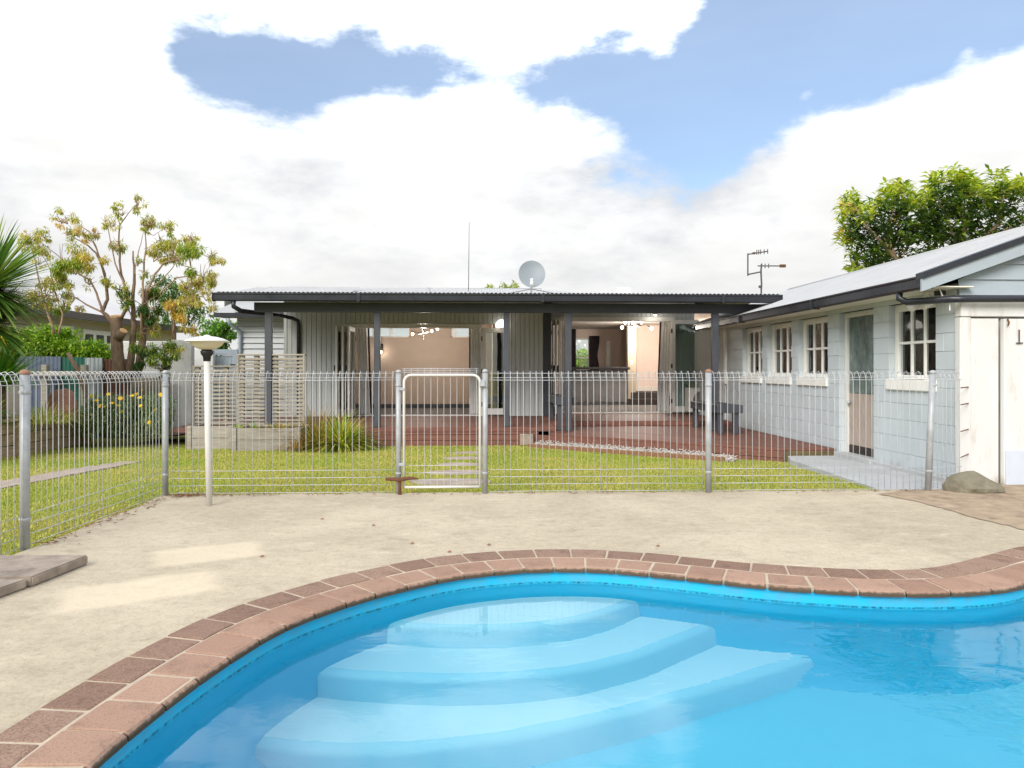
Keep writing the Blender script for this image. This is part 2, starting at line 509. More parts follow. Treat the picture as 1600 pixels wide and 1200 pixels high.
# ------------------------------------------------------------------ mesh building
class MB:
    def __init__(s):
        s.v, s.f = [], []

    def add(s, vs, fs):
        o = len(s.v)
        s.v += [tuple(p) for p in vs]
        s.f += [tuple(i + o for i in f) for f in fs]
        return s

    def box(s, x0, x1, y0, y1, z0, z1, c=0.0, M4=None):
        cx, cy, cz = (x0 + x1) / 2, (y0 + y1) / 2, (z0 + z1) / 2
        a, b, d = abs(x1 - x0) / 2, abs(y1 - y0) / 2, abs(z1 - z0) / 2
        if c <= 0:
            vs = [(cx + i * a, cy + j * b, cz + k * d) for i in (-1, 1) for j in (-1, 1) for k in (-1, 1)]
            fs = [(0, 1, 3, 2), (4, 6, 7, 5), (0, 4, 5, 1), (2, 3, 7, 6), (0, 2, 6, 4), (1, 5, 7, 3)]
        else:
            c = min(c, a * .45, b * .45, d * .45)
            vs, ix = [], {}
            for i in (-1, 1):
                for j in (-1, 1):
                    for k in (-1, 1):
                        ix[i, j, k] = len(vs)
                        vs += [(cx + i * a, cy + j * (b - c), cz + k * (d - c)), (cx + i * (a - c), cy + j * b, cz + k * (d - c)), (cx + i * (a - c), cy + j * (b - c), cz + k * d)]
            fs = []
            R = [(-1, -1), (1, -1), (1, 1), (-1, 1)]
            for i in (-1, 1):
                fs.append(tuple(ix[i, p, q] for p, q in R))
                fs.append(tuple(ix[p, i, q] + 1 for p, q in R))
                fs.append(tuple(ix[p, q, i] + 2 for p, q in R))
            for p in (-1, 1):
                for q in (-1, 1):
                    fs.append((ix[p, q, -1], ix[p, q, -1] + 1, ix[p, q, 1] + 1, ix[p, q, 1]))
                    fs.append((ix[p, -1, q], ix[p, -1, q] + 2, ix[p, 1, q] + 2, ix[p, 1, q]))
                    fs.append((ix[-1, p, q] + 1, ix[-1, p, q] + 2, ix[1, p, q] + 2, ix[1, p, q] + 1))
            fs += [(b_, b_ + 1, b_ + 2) for b_ in ix.values()]
        if M4 is not None:
            vs = [tuple(M4 @ Vector(p)) for p in vs]
        return s.add(vs, fs)

    def tube(s, pts, r, n=8, cap=True):
        pts = [Vector(p) for p in pts]
        rs = r if isinstance(r, (list, tuple)) else [r] * len(pts)
        tan = []
        for i in range(len(pts)):
            a = pts[max(i - 1, 0)]; b = pts[min(i + 1, len(pts) - 1)]
            tan.append((b - a).normalized())
        up = Vector((0, 0, 1)) if abs(tan[0].z) < .9 else Vector((1, 0, 0))
        nrm = (up - tan[0] * up.dot(tan[0])).normalized()
        vs, fs = [], []
        for i, p in enumerate(pts):
            nrm = (nrm - tan[i] * nrm.dot(tan[i])).normalized()
            bi = tan[i].cross(nrm)
            for k in range(n):
                a = 2 * math.pi * k / n
                vs.append(p + (nrm * math.cos(a) + bi * math.sin(a)) * rs[i])
        for i in range(len(pts) - 1):
            for k in range(n):
                k2 = (k + 1) % n
                fs.append((i * n + k, i * n + k2, (i + 1) * n + k2, (i + 1) * n + k))
        if cap:
            fs.append(tuple(range(n - 1, -1, -1)))
            fs.append(tuple((len(pts) - 1) * n + k for k in range(n)))
        return s.add(vs, fs)

    def lathe(s, prof, n=20, c=(0, 0, 0), M4=None):
        vs, fs = [], []
        for r, z in prof:
            for k in range(n):
                a = 2 * math.pi * k / n
                vs.append((r * math.cos(a), r * math.sin(a), z))
        for i in range(len(prof) - 1):
            for k in range(n):
                k2 = (k + 1) % n
                fs.append((i * n + k, i * n + k2, (i + 1) * n + k2, (i + 1) * n + k))
        fs.append(tuple(range(n - 1, -1, -1)))
        fs.append(tuple((len(prof) - 1) * n + k for k in range(n)))
        if M4 is not None:
            vs = [M4 @ Vector(p) for p in vs]
        vs = [(p[0] + c[0], p[1] + c[1], p[2] + c[2]) for p in vs]
        return s.add(vs, fs)

    def prism(s, poly, z0, z1):
        n = len(poly)
        vs = [(x, y, z0) for x, y in poly] + [(x, y, z1) for x, y in poly]
        fs = [tuple(range(n - 1, -1, -1)), tuple(range(n, 2 * n))] + [(i, (i + 1) % n, n + (i + 1) % n, n + i) for i in range(n)]
        return s.add(vs, fs)

    def mesh(s, name, fix=True):
        me = bpy.data.meshes.new(name)
        me.from_pydata(s.v, [], s.f)
        if fix:
            bm = bmesh.new(); bm.from_mesh(me)
            bmesh.ops.recalc_face_normals(bm, faces=bm.faces)
            bm.to_mesh(me); bm.free()
        return me


WORG = {}


def link(name, me, mat=None, parent=None, loc=None, smooth=False, rot=None, scale=None):
    """mesh verts are world coordinates unless loc is given"""
    o = bpy.data.objects.new(name, me)
    COL.objects.link(o)
    if mat is not None and me is not None and not me.materials:
        me.materials.append(mat)
    if smooth and me is not None:
        me.polygons.foreach_set('use_smooth', [True] * len(me.polygons))
    base = Vector(loc) if loc is not None else Vector((0, 0, 0))
    if parent is not None:
        o.parent = parent
        o.location = base - WORG.get(parent.name, Vector((0, 0, 0)))
    else:
        o.location = base
    if rot is not None: o.rotation_euler = rot
    if scale is not None: o.scale = scale
    WORG[o.name] = base
    return o


def O(name, mb, mat, parent=None, smooth=False, fix=True):
    return link(name, mb.mesh(name, fix), mat, parent, None, smooth)


def tag(o, label, cat, group=None):
    o['label'] = label; o['category'] = cat
    if group: o['group'] = group
    return o


def thing(name, label, cat, loc, group=None):
    o = bpy.data.objects.new(name, None)
    COL.objects.link(o)
    o.empty_display_size = .2
    o.location = loc
    WORG[o.name] = Vector(loc)
    return tag(o, label, cat, group)


def structure(o):
    o['kind'] = 'structure'; return o


def stuff(o):
    o['kind'] = 'stuff'; return o


def BX(*a, c=0.004):
    return MB().box(*a, c=c)


def smoothstep(a, b, x):
    t_ = min(1, max(0, (x - a) / (b - a))); return t_ * t_ * (3 - 2 * t_)


def zl(x, y):
    return -.025 - .115 * smoothstep(6.2, 12.3, y)


def colour_mesh(name, V, F, C):
    """V (n,3), F list/array, C (n,3) per vertex colour"""
    me = bpy.data.meshes.new(name)
    V = np.asarray(V, dtype=np.float32); F = np.asarray(F, dtype=np.int32)
    k = F.shape[1]
    me.vertices.add(len(V)); me.vertices.foreach_set('co', V.ravel())
    me.loops.add(F.size); me.loops.foreach_set('vertex_index', F.ravel())
    me.polygons.add(len(F))
    me.polygons.foreach_set('loop_start', np.arange(0, F.size, k, dtype=np.int32))
    me.polygons.foreach_set('loop_total', np.full(len(F), k, dtype=np.int32))
    ca = me.color_attributes.new('Col', 'FLOAT_COLOR', 'POINT')
    C4 = np.ones((len(V), 4), dtype=np.float32); C4[:, :3] = C
    ca.data.foreach_set('color', C4.ravel())
    me.update(calc_edges=True)
    return me


def leaves(P, D, U, L, W, C, bend=.25):
    """n leaves: base P, direction D, up U, length L, width W, colour C -> V,F,C with 2 quads each"""
    n = len(P)
    D = D / np.linalg.norm(D, axis=1)[:, None]
    S = np.cross(D, U); S /= (np.linalg.norm(S, axis=1)[:, None] + 1e-9)
    N = np.cross(S, D)
    L = np.asarray(L).reshape(-1, 1) * np.ones((n, 1)); W = np.asarray(W).reshape(-1, 1) * np.ones((n, 1))
    midp = P + D * L * .5 + N * L * .06
    tip = P + D * L - N * L * bend
    a = midp + S * W * .5; b = midp - S * W * .5
    V = np.stack([P, a, tip, b, midp - N * W * .12], 1).reshape(-1, 3)
    i = np.arange(n)[:, None] * 5
    F = np.concatenate([i + np.array([[0, 1, 4]]), i + np.array([[1, 2, 4]]), i + np.array([[2, 3, 4]]), i + np.array([[3, 0, 4]])], 0)
    return V, F, np.repeat(C, 5, axis=0)


def cat_leaves(parts):
    Vs, Fs, Cs, o = [], [], [], 0
    for V, F, C in parts:
        Vs.append(V); Fs.append(F + o); Cs.append(C); o += len(V)
    return np.concatenate(Vs), np.concatenate(Fs), np.concatenate(Cs)


def rdir(n, zmin=-1., zmax=1.):
    z = rng.uniform(zmin, zmax, n); a = rng.uniform(0, 2 * math.pi, n)
    r = np.sqrt(np.maximum(0, 1 - z * z))
    return np.stack([r * np.cos(a), r * np.sin(a), z], 1)


def pick(cols, n, jit=.18):
    c = np.array([srgb(*x) for x in cols])[rng.integers(0, len(cols), n)]
    return np.clip(c * (1 + rng.uniform(-jit, jit, (n, 1))), 0, 1)


def clump(c, r, n, L, W, cols, droop=.0, flat=1.0):
    c = np.array(c)
    d = rdir(n)
    rad = r * rng.uniform(.15, 1, (n, 1)) ** .6
    P = c + d * rad * np.array([1, 1, flat])
    D = d * .6 + rdir(n) * .7 + np.array([0, 0, -droop])
    return leaves(P, D, rdir(n) * .4 + np.array([0, 0, 1.]), rng.uniform(.7, 1.25, n) * L, rng.uniform(.7, 1.2, n) * W, pick(cols, n))


# ------------------------------------------------------------------ ground, lawn, patio
def resample(poly, step, closed=True):
    P = [Vector(p) for p in poly]
    if closed:                                         # closed Catmull-Rom
        n = len(P); out = []
        for i in range(n):
            p0, p1, p2, p3 = P[i - 1], P[i], P[(i + 1) % n], P[(i + 2) % n]
            for k in range(12):
                s_ = k / 12
                out.append(.5 * ((2 * p1) + (p2 - p0) * s_ + (2 * p0 - 5 * p1 + 4 * p2 - p3) * s_ ** 2 + (3 * p1 - p0 - 3 * p2 + p3) * s_ ** 3))
        P = out + [out[0]]
    d = [0]
    for a, b in zip(P, P[1:]):
        d.append(d[-1] + (b - a).length)
    n = max(3, round(d[-1] / step))
    res, j = [], 0
    for i in range(n):
        t_ = d[-1] * i / n
        while d[j + 1] < t_: j += 1
        u = (t_ - d[j]) / max(1e-9, d[j + 1] - d[j])
        res.append(P[j].lerp(P[j + 1], u))
    return res


MIDLINE = [(-1.39, 2.05), (-1.348, 2.52), (-1.256, 2.963), (-1.11, 3.38), (-.863, 3.735), (-.617, 3.975), (-.312, 4.205), (-.02, 4.325), (.25, 4.385), (.533, 4.39), (.807, 4.345), (1.1, 4.235), (1.373, 4.115), (1.634, 4.0), (1.936, 3.912), (2.2, 3.865), (2.45, 3.858), (2.716, 3.895), (2.98, 4.01), (3.307, 4.193), (3.75, 4.4), (4.35, 4.4), (4.9, 4.05), (5.2, 3.4), (5.1, 2.5), (4.6, 1.7), (3.7, 1.15), (2.5, .9), (1.0, .82), (-.2, .9), (-.95, 1.2), (-1.3, 1.6)]
ML = resample(MIDLINE, .04)
NML = len(ML)
# smooth a little
for _ in range(4):
    ML = [(ML[i - 1] + ML[i] * 2 + ML[(i + 1) % NML]) / 4 for i in range(NML)]


def offset(loop, d):
    n = len(loop); out = []
    for i in range(n):
        tg = (loop[(i + 1) % n] - loop[i - 1]).normalized()
        out.append(loop[i] + Vector((-tg.y, tg.x)) * d)
    return out


area = sum(ML[i - 1].x * ML[i].y - ML[i].x * ML[i - 1].y for i in range(NML)) / 2
SGN = 1 if area < 0 else -1          # left normal points outward for a clockwise loop
off = lambda d: offset(ML, SGN * d)
L_OUT, L_IN, L_WALL = off(.19), off(-.222), off(-.195)


def fill_between(name, outer, holes, z, mat):
    bm = bmesh.new()
    edges = []
    for loop in [outer] + holes:
        vs_ = [bm.verts.new((p[0], p[1], z)) for p in loop]
        edges += [bm.edges.new((vs_[i], vs_[(i + 1) % len(vs_)])) for i in range(len(vs_))]
    bmesh.ops.triangle_fill(bm, use_beauty=True, use_dissolve=False, edges=edges)
    for f in bm.faces:
        if f.normal.z < 0: f.normal_flip()
    me = bpy.data.meshes.new(name)
    bm.to_mesh(me); bm.free()
    return link(name, me, mat)


FX, FY = -3.05, 6.86           # fence corner
patio_outer = [(FX, -3), (9, -3), (9, 6.95)] + [(9 - i * .3, 6.9 + random.uniform(-.03, .03)) for i in range(14, 40)] + [(FX - .02, 6.88)] + [(FX + random.uniform(-.04, .03), 6.6 - i * .4) for i in range(22)]
structure(fill_between('patio', patio_outer, [off(.17)], 0.0, M['patio']))
# far ground with a hole where lawn and patio lie
g = MB()
for a in ((-400, 400, 14, 900), (-400, 400, -300, -3), (-400, -9.2, -3, 14), (9, 400, -3, 14)):
    g.add([(a[0], a[2], -.16), (a[1], a[2], -.16), (a[1], a[3], -.16), (a[0], a[3], -.16)], [(0, 1, 2, 3)])
structure(O('ground', g, M['lawn'], fix=False))
# lawn sheet
bm = bmesh.new()
nx, ny = 60, 60
grid = [[bm.verts.new((-9.2 + 18.2 * i / nx, -3 + 17 * j / ny, 0)) for i in range(nx + 1)] for j in range(ny + 1)]
for j in range(ny):
    for i in range(nx):
        cxm, cym = -9.2 + 18.2 * (i + .5) / nx, -3 + 17 * (j + .5) / ny
        if cxm > FX + .35 and cym < FY - .35: continue
        bm.faces.new((grid[j][i], grid[j][i + 1], grid[j + 1][i + 1], grid[j + 1][i]))
for v_ in list(bm.verts):
    if not v_.link_faces: bm.verts.remove(v_)
    else: v_.co.z = zl(v_.co.x, v_.co.y) - .006
me = bpy.data.meshes.new('lawn'); bm.to_mesh(me); bm.free()
structure(link('lawn', me, M['lawn'], smooth=True))

# path slab beside the shed, soil in the corner
SX = 5.0
slab_poly = [(4.12, 9.31), (4.07, 8.2), (4.0, 6.98), (SX + .12, 6.93), (SX + .12, 9.85), (4.3, 9.85)]
structure(O('path_slab', MB().prism(slab_poly, -.2, -.012), M['slab']))
edge = [onZ(x, y, 0) for x, y in ((1366, 772), (1400, 778), (1440, 786), (1480, 796), (1530, 810), (1580, 824), (1640, 842), (1700, 850))]
soil = [(x + random.uniform(-.03, .03), y + random.uniform(-.04, .04)) for x, y in edge]
dense = []
for a, b in zip(soil, soil[1:]):
    for k in range(8):
        u = k / 8
        dense.append((a[0] + (b[0] - a[0]) * u + random.uniform(-.015, .015), a[1] + (b[1] - a[1]) * u + random.uniform(-.03, .03)))
soil_poly = dense + [(8.0, 5.2), (8.0, 7.2), (4.9, 7.2), (4.9, 6.88), (4.2, 6.85)]
bm = bmesh.new()
vs_ = [bm.verts.new((x, y, .005)) for x, y in soil_poly]
es = [bm.edges.new((vs_[i], vs_[(i + 1) % len(vs_)])) for i in range(len(vs_))]
bmesh.ops.triangle_fill(bm, use_beauty=True, edges=es)
me = bpy.data.meshes.new('soil'); bm.to_mesh(me); bm.free()
structure(link('soil', me, M['dirt']))

# ------------------------------------------------------------------ swimming pool
pool = thing('swimming_pool', 'kidney shaped blue swimming pool with brick coping and pale curved steps', 'pool', (1.9, 2.6, 0))
ZW = -.078
b = MB()
n = NML
prof = [(.0, .0), (0, -.14), (-.03, -.5), (-.07, -.85), (-.2, -.99)]
loops = [offset(ML, SGN * (-.195 + d)) for d, z in prof]
for (d, z), lp in zip(prof, loops):
    b.v += [(p.x, p.y, z + .005) for p in lp]
for k in range(len(prof) - 1):
    for i in range(n):
        j = (i + 1) % n
        b.f.append((k * n + i, k * n + j, (k + 1) * n + j, (k + 1) * n + i))
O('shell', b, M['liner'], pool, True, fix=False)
o = fill_between('floor', [(p.x, p.y) for p in loops[-1]], [], -.984, M['poolfloor'])
o.parent = pool; o.location = -WORG[pool.name]
# curved entry steps, each tread a slab standing on the one below
def onZr(px, py, z):
    """where the line of sight meets depth z after bending at the water surface"""
    a, b_, c_ = ray(px, py)
    x, y = onZ(px, py, ZW)
    hl = math.hypot(a, b_); si = hl / math.sqrt(hl * hl + c_ * c_) / 1.333
    k_ = (ZW - z) * si / math.sqrt(1 - si * si) / hl
    return x + a * k_, y + b_ * k_


STEPS = [([(520, 925), (590, 974), (665, 982), (740, 983.5), (800, 982), (850, 978), (900, 971), (950, 958), (1000, 938), (1040, 915)], -.30, -.60),
         ([(380, 1020), (485, 1050), (540, 1056), (600, 1060), (700, 1063), (800, 1060), (900, 1050), (1000, 1026), (1125, 976), (1200, 935)], -.53, -.82),
         ([(250, 1140), (395, 1165), (450, 1171), (520, 1176), (600, 1176), (700, 1168), (800, 1155), (900, 1135), (1000, 1110), (1150, 1068), (1245, 1038), (1400, 975)], -.76, -1.1)]
STEPS = [([onZr(x, y, zt) for x, y in p], zt, zb) for p, zt, zb in STEPS]
STEPS = [([(p[0][0], p[0][1] + .7)] + p + [(p[-1][0], p[-1][1] + .7)], zt, zb) for p, zt, zb in STEPS]
for pts, zt, zb in STEPS:
    P = resample([Vector((x, y)) for x, y in pts], .05, False)
    # smooth chain
    for _ in range(3):
        P = [P[0]] + [(P[i - 1] + P[i] * 2 + P[i + 1]) / 4 for i in range(1, len(P) - 1)] + [P[-1]]
    b = MB()
    m_ = len(P)
    for z, ins in ((zb, -.03), (zt - .05, 0), (zt - .015, .018), (zt, .07)):
        for i, p in enumerate(P):
            tg = (P[min(i + 1, m_ - 1)] - P[max(i - 1, 0)]).normalized()
            q = p + Vector((-tg.y, tg.x)) * ins
            b.v.append((q.x, q.y, z))
    for k in range(3):
        for i in range(m_ - 1):
            b.f.append((k * m_ + i, k * m_ + i + 1, (k + 1) * m_ + i + 1, (k + 1) * m_ + i))
    st = O('step', b, M['riser'], pool, True, fix=False)
    tb = MB(); tb.v = [(x, y, z) for x, y, z in b.v[3 * m_:]]; tb.f = [tuple(range(m_))]
    O('tread', tb, M['step'], st, fix=False)
wx_, wy_ = onZr(317, 1168, -.9)
tag(link('white_pebble', None or (lambda: (lambda b_: (bmesh.ops.create_icosphere(b_, subdivisions=2, radius=.03), [setattr(v_, 'co', Vector((v_.co.x * 1.2 + wx_, v_.co.y + wy_, v_.co.z * .6 - .955 + .004 * math.sin(v_.co.x * 90)))) for v_ in b_.verts], b_.to_mesh(bpy.data.meshes.new('white_pebble')), b_.free(), bpy.data.meshes['white_pebble'])[-1])(bmesh.new()))(), M['gravel'], smooth=True), 'small white pebble lying on the floor of the pool', 'pebble')
# grout bed under the coping
b = MB()
lo, li = off(.185), off(-.205)
for lp, z in ((lo, -.02), (lo, .0255), (li, .0255), (li, -.0)):
    b.v += [(p.x, p.y, z) for p in lp]
for k in range(3):
    for i in range(n):
        j = (i + 1) % n
        b.f.append((k * n + i, k * n + j, (k + 1) * n + j, (k + 1) * n + i))
O('grout_bed', b, M['grout'], pool, fix=False)


def coping_row(d0, d1, bl, z0, z1, mat, phase, nose):
    a, b_ = off(d0), off(d1)
    cum = [0]
    for i in range(NML):
        cum.append(cum[-1] + (ML[(i + 1) % NML] - ML[i]).length)
    tot = cum[-1]
    cnt = round(tot / bl)

    def at(lp, s_):
        s_ %= tot
        i = min(int(s_ / tot * NML), NML - 1)
        while cum[i] > s_: i -= 1
        while cum[i + 1] < s_: i += 1
        u = (s_ - cum[i]) / (cum[i + 1] - cum[i])
        return lp[i].lerp(lp[(i + 1) % NML], u)
    for k in range(cnt):
        g_ = random.uniform(.004, .008)
        s0, s1 = tot * (k + phase) / cnt + g_, tot * (k + 1 + phase) / cnt - g_
        zt = z1 + random.uniform(-.003, .003)
        mb = MB()
        ch = .003
        K = 3
        rows = []
        if nose:      # rounded nose over the water
            sec = [(0, z0), (0, zt - ch), (.05, zt), (.80, zt), (.94, zt - .004), (.985, zt - .011), (1.0, zt - .02), (.995, z0)]
        else:
            sec = [(0, z0), (0, zt - ch), (.05, zt), (.95, zt), (1, zt - ch), (1, z0)]
        ends = [(s0, -ch), (s0 + .006, 0)] + [(s0 + (s1 - s0) * q / K, 0) for q in range(1, K)] + [(s1 - .006, 0), (s1, -ch)]
        for s_, dz in ends:
            pa, pb = at(a, s_), at(b_, s_)
            rows.append([(*pa.lerp(pb, u), z + (dz if z > z0 else 0)) for u, z in sec])
        m_ = len(sec)
        mb.v = [p for r_ in rows for p in r_]
        for r_ in range(len(rows) - 1):
            for q in range(m_ - 1):
                mb.f.append((r_ * m_ + q, r_ * m_ + q + 1, (r_ + 1) * m_ + q + 1, (r_ + 1) * m_ + q))
        mb.f.append(tuple(range(m_))); mb.f.append(tuple((len(rows) - 1) * m_ + q for q in range(m_)))
        O('brick', mb, mat, pool)


coping_row(.19, .008, .213, -.01, .03, M['brick'], 0, False)
coping_row(-.006, -.225, .213, -.004, .03, M['brickedge'], .4, True)
o = fill_between('pool_water', [(p.x, p.y) for p in off(-.196)], [], ZW, M['water'])
structure(o)

# ------------------------------------------------------------------ house
YW, YR, ZF = 15.8, 16.6, .17
house = thing('house', 'single storey grey board house with dark veranda roof and open folding doors', 'house', (-1.0, YW, ZF))


def rect_y(name, x0, x1, y0, y1, z0, z1, mat, parent=house, c=.004):
    return O(name, BX(x0, x1, y0, y1, z0, z1, c=c), mat, parent)


def vboards(x0, x1, y, z0, z1, pitch=.105, parent=house, mat='board', name='board'):
    """vertical tongue boards in front of a backing wall, each its own piece sharing one mesh"""
    nb = max(1, round((x1 - x0) / pitch)); w = (x1 - x0) / nb
    me = BX(0, w - .009, -.022, 0, 0, z1 - z0, c=.005).mesh(name)
    me.materials.append(M[mat])
    for k in range(nb):
        link(name, me, None, parent, (x0 + k * w + .0045, y, z0))


WTOP = 2.72
xa, xb, xc, xd, xe = hx(449, YW), hx(541, YW), hx(752, YW), hx(797, YW), hx(849, YW)
zh = hz(510, 650, YW)                      # door head
rect_y('wall', xa, xb, YW + .002, YW + .14, 0, WTOP, M['board'])
rect_y('wall', xb, hx(791, YW), YW + .002, YW + .14, zh + .06, WTOP, M['board'])
rect_y('wall', hx(791, YW), xe, YW + .002, YW + .14, 0, WTOP, M['board'])
vboards(xa, xb, YW, ZF - .05, WTOP)
vboards(xb, hx(791, YW), YW, zh + .06, WTOP)
vboards(xd + .02, xe, YW, ZF - .02, WTOP)
rect_y('pilaster', xe, hx(861, YW), YW - .06, YW + .9, ZF - .02, WTOP, M['charcoal'])
rect_y('corner_trim', xa - .07, xa, YW - .035, YW + .1, ZF - .05, WTOP, M['board'])
# left room shell
XL0, XL1, YB = xb - .9, xe + .05, 19.3
ZC = 2.5
rect_y('floor', XL0, XL1, YW + .0, YB + .1, ZF - .12, ZF - .004, M['carpet'])
rect_y('ceiling', XL0, XL1, YW + .15, YB + .1, ZC, ZC + .06, M['ceiling'])
rect_y('interior_wall', XL0 - .1, XL0, YW + .15, YB + .1, ZF, ZC, M['taupe'])
rect_y('interior_wall', XL1, XL1 + .1, YW + .15, YB + .1, ZF, ZC, M['taupe'])
# back wall with two high windows
wz0 = hz(527, 600, YB)
wins = [(hx(562, YB), hx(640, YB)), (hx(705, YB), hx(741, YB))]
rect_y('interior_wall', XL0, XL1, YB, YB + .1, ZF, wz0, M['taupe'])
xs = [XL0] + [q for w_ in wins for q in w_] + [XL1]
for k in range(0, len(xs), 2):
    rect_y('interior_wall', xs[k], xs[k + 1], YB, YB + .1, wz0, ZC, M['taupe'])
for wi, (x0, x1) in enumerate(wins):
    f = O('window', MB().box(x0, x1, YB + .02, YB + .08, wz0, wz0 + .03).box(x0, x1, YB + .02, YB + .08, ZC - .03, ZC).box(x0, x0 + .03, YB + .02, YB + .08, wz0, ZC).box(x1 - .03, x1, YB + .02, YB + .08, wz0, ZC), M['white'], house)
    cuts = [.28, .62] if wi == 0 else [.15, .8]
    for q in cuts:
        xm = x0 + (x1 - x0) * q
        O('mullion', BX(xm - .035, xm + .035, YB + .015, YB + .085, wz0, ZC), M['white'], f)
    O('pane', MB().box(x0, x1, YB + .05, YB + .056, wz0, ZC), M['glass'], f)
rect_y('skirting', XL0, XL1, YB - .02, YB - .001, ZF, ZF + .1, M['charcoal'])
# left door frame
fx0, fx1 = xb - .03, hx(754, YW)
rect_y('door_head', fx0, fx1, YW - .05, YW + .12, zh - .035, zh + .05, M['white'])
rect_y('door_jamb', fx0, fx0 + .05, YW - .04, YW + .12, ZF, zh - .035, M['white'])
rect_y('door_jamb', fx1 - .04, fx1, YW - .04, YW + .12, ZF, zh - .035, M['white'])
rect_y('threshold', fx0, fx1, YW - .05, YW + .1, ZF, ZF + .025, M['white'])
rect_y('door_trim', hx(794.5, YW), xd + .02, YW - .045, YW, ZF, hz(489, 797, YW), M['white'])


def door_leaf(p0, p1, z0, z1, name='folding_door', handle=True):
    """glazed leaf between plan points p0-p1"""
    p0, p1 = Vector(p0), Vector(p1)
    w = (p1 - p0).length
    ang = math.atan2(p1.y - p0.y, p1.x - p0.x)
    Mx = Matrix.Translation((p0.x, p0.y, 0)) @ Matrix.Rotation(ang, 4, 'Z')
    s_ = .085
    b = MB()
    b.box(0, s_, -.02, .02, z0, z1, .004, Mx).box(w - s_, w, -.02, .02, z0, z1, .004, Mx)
    b.box(s_, w - s_, -.02, .02, z0, z0 + .14, .004, Mx).box(s_, w - s_, -.02, .02, z1 - .1, z1, .004, Mx)
    d = O(name, b, M['white'], house)
    O('pane', MB().box(s_, w - s_, -.004, .004, z0 + .14, z1 - .1, 0, Mx), M['glassdoor'], d)
    if handle:
        O('handle', MB().box(w - s_ * .6, w - s_ * .4, -.06, -.022, z0 + .95, z0 + 1.1, .003, Mx), M['black'], d)
    for q in (.12, .5, .88):
        O('hinge', MB().box(-.012, .012, -.03, .03, z0 + (z1 - z0) * q - .05, z0 + (z1 - z0) * q + .05, .002, Mx), M['black'], d)


zt = zh - .04
door_leaf((hx(541, YW), YW - .02), (hx(541, YW) - .06, YW - .78), ZF + .03, zt)
door_leaf((hx(541, YW) + .09, YW - .02), (hx(541, YW) + .075, YW - .80), ZF + .03, zt)
door_leaf((hx(553, YW) + .02, YW - .02), (hx(553, YW) + .03, YW - .78), ZF + .03, zt)
door_leaf((hx(753, YW), YW - .03), (hx(792, YW), YW - .03), ZF + .03, hz(513, 770, YW))
# right room
zr = hz(499, 950, YR)
xr0, xr1, xr2 = hx(861, YW), hx(1052, YR), SX
ZCR = 2.62
rect_y('wall', xr0, xr2, YR + .002, YR + .14, zr + .05, WTOP + .1, M['board'])
rect_y('wall', xr1, xr2, YR + .002, YR + .14, 0, zr + .05, M['board'])
vboards(xr0, xr2, YR, zr + .05, WTOP + .1)
vboards(xr1 + .03, xr2, YR, ZF, zr + .05)
rect_y('door_head', xr0, xr1 + .02, YR - .06, YR + .12, zr - .05, zr + .05, M['white'])
rect_y('door_jamb', xr0, xr0 + .06, YR - .05, YR + .12, ZF, zr - .05, M['white'])
rect_y('door_jamb', xr1 - .05, xr1 + .02, YR - .05, YR + .12, ZF, zr - .05, M['white'])
rect_y('threshold', xr0, xr1, YR - .05, YR + .1, ZF, ZF + .025, M['white'])
zt = zr - .06
for k, (dx, far) in enumerate(((.02, .72), (.11, .70), (.19, .74))):
    door_leaf((xr0 + dx, YR - .03), (xr0 + dx + (-.06 if k == 0 else .015), YR - far), ZF + .03, zt)
door_leaf((hx(1048, YR), YR - .09), (hx(1092, YR - .09), YR - .09), ZF + .03, hz(499, 1040, YR) - .02)
YK = 24.5
rect_y('floor', xr0 - 1.2, xr2 + 1, YR, YK, ZF - .12, ZF - .004, M['carpet'])
rect_y('ceiling', xr0 - 1.2, xr2 + 1, YR + .15, YK, ZCR, ZCR + .06, M['ceiling'])
rect_y('interior_wall', xr0 - 1.3, xr0 - 1.2, YR + .15, YK, ZF, ZCR, M['peach'])
rect_y('interior_wall', xr2 + 1, xr2 + 1.1, YR + .15, YK, ZF, ZCR, M['peach'])
kx0, kx1 = hx(898, YK), hx(921, YK)
kz0, kz1 = hz(578, 910, YK), hz(528, 910, YK)
for a in ((xr0 - 1.2, kx0, ZF, ZCR), (kx1, xr2 + 1, ZF, ZCR), (kx0, kx1, ZF, kz0), (kx0, kx1, kz1, ZCR)):
    rect_y('interior_wall', a[0], a[1], YK, YK + .1, a[2], a[3], M['peach'])
f = O('window', MB().box(kx0, kx1, YK - .02, YK + .06, kz1 - .06, kz1).box(kx0, kx1, YK - .02, YK + .06, kz0, kz0 + .05).box(kx0, kx0 + .04, YK - .02, YK + .06, kz0, kz1).box(kx1 - .04, kx1, YK - .02, YK + .06, kz0, kz1), M['white'], house)
O('glazing_bar', BX(kx0, kx1, YK, YK + .04, hz(560, 910, YK), hz(560, 910, YK) + .05), M['white'], f)
O('pane', MB().box(kx0, kx1, YK + .03, YK + .036, kz0, kz1), M['glass'], f)
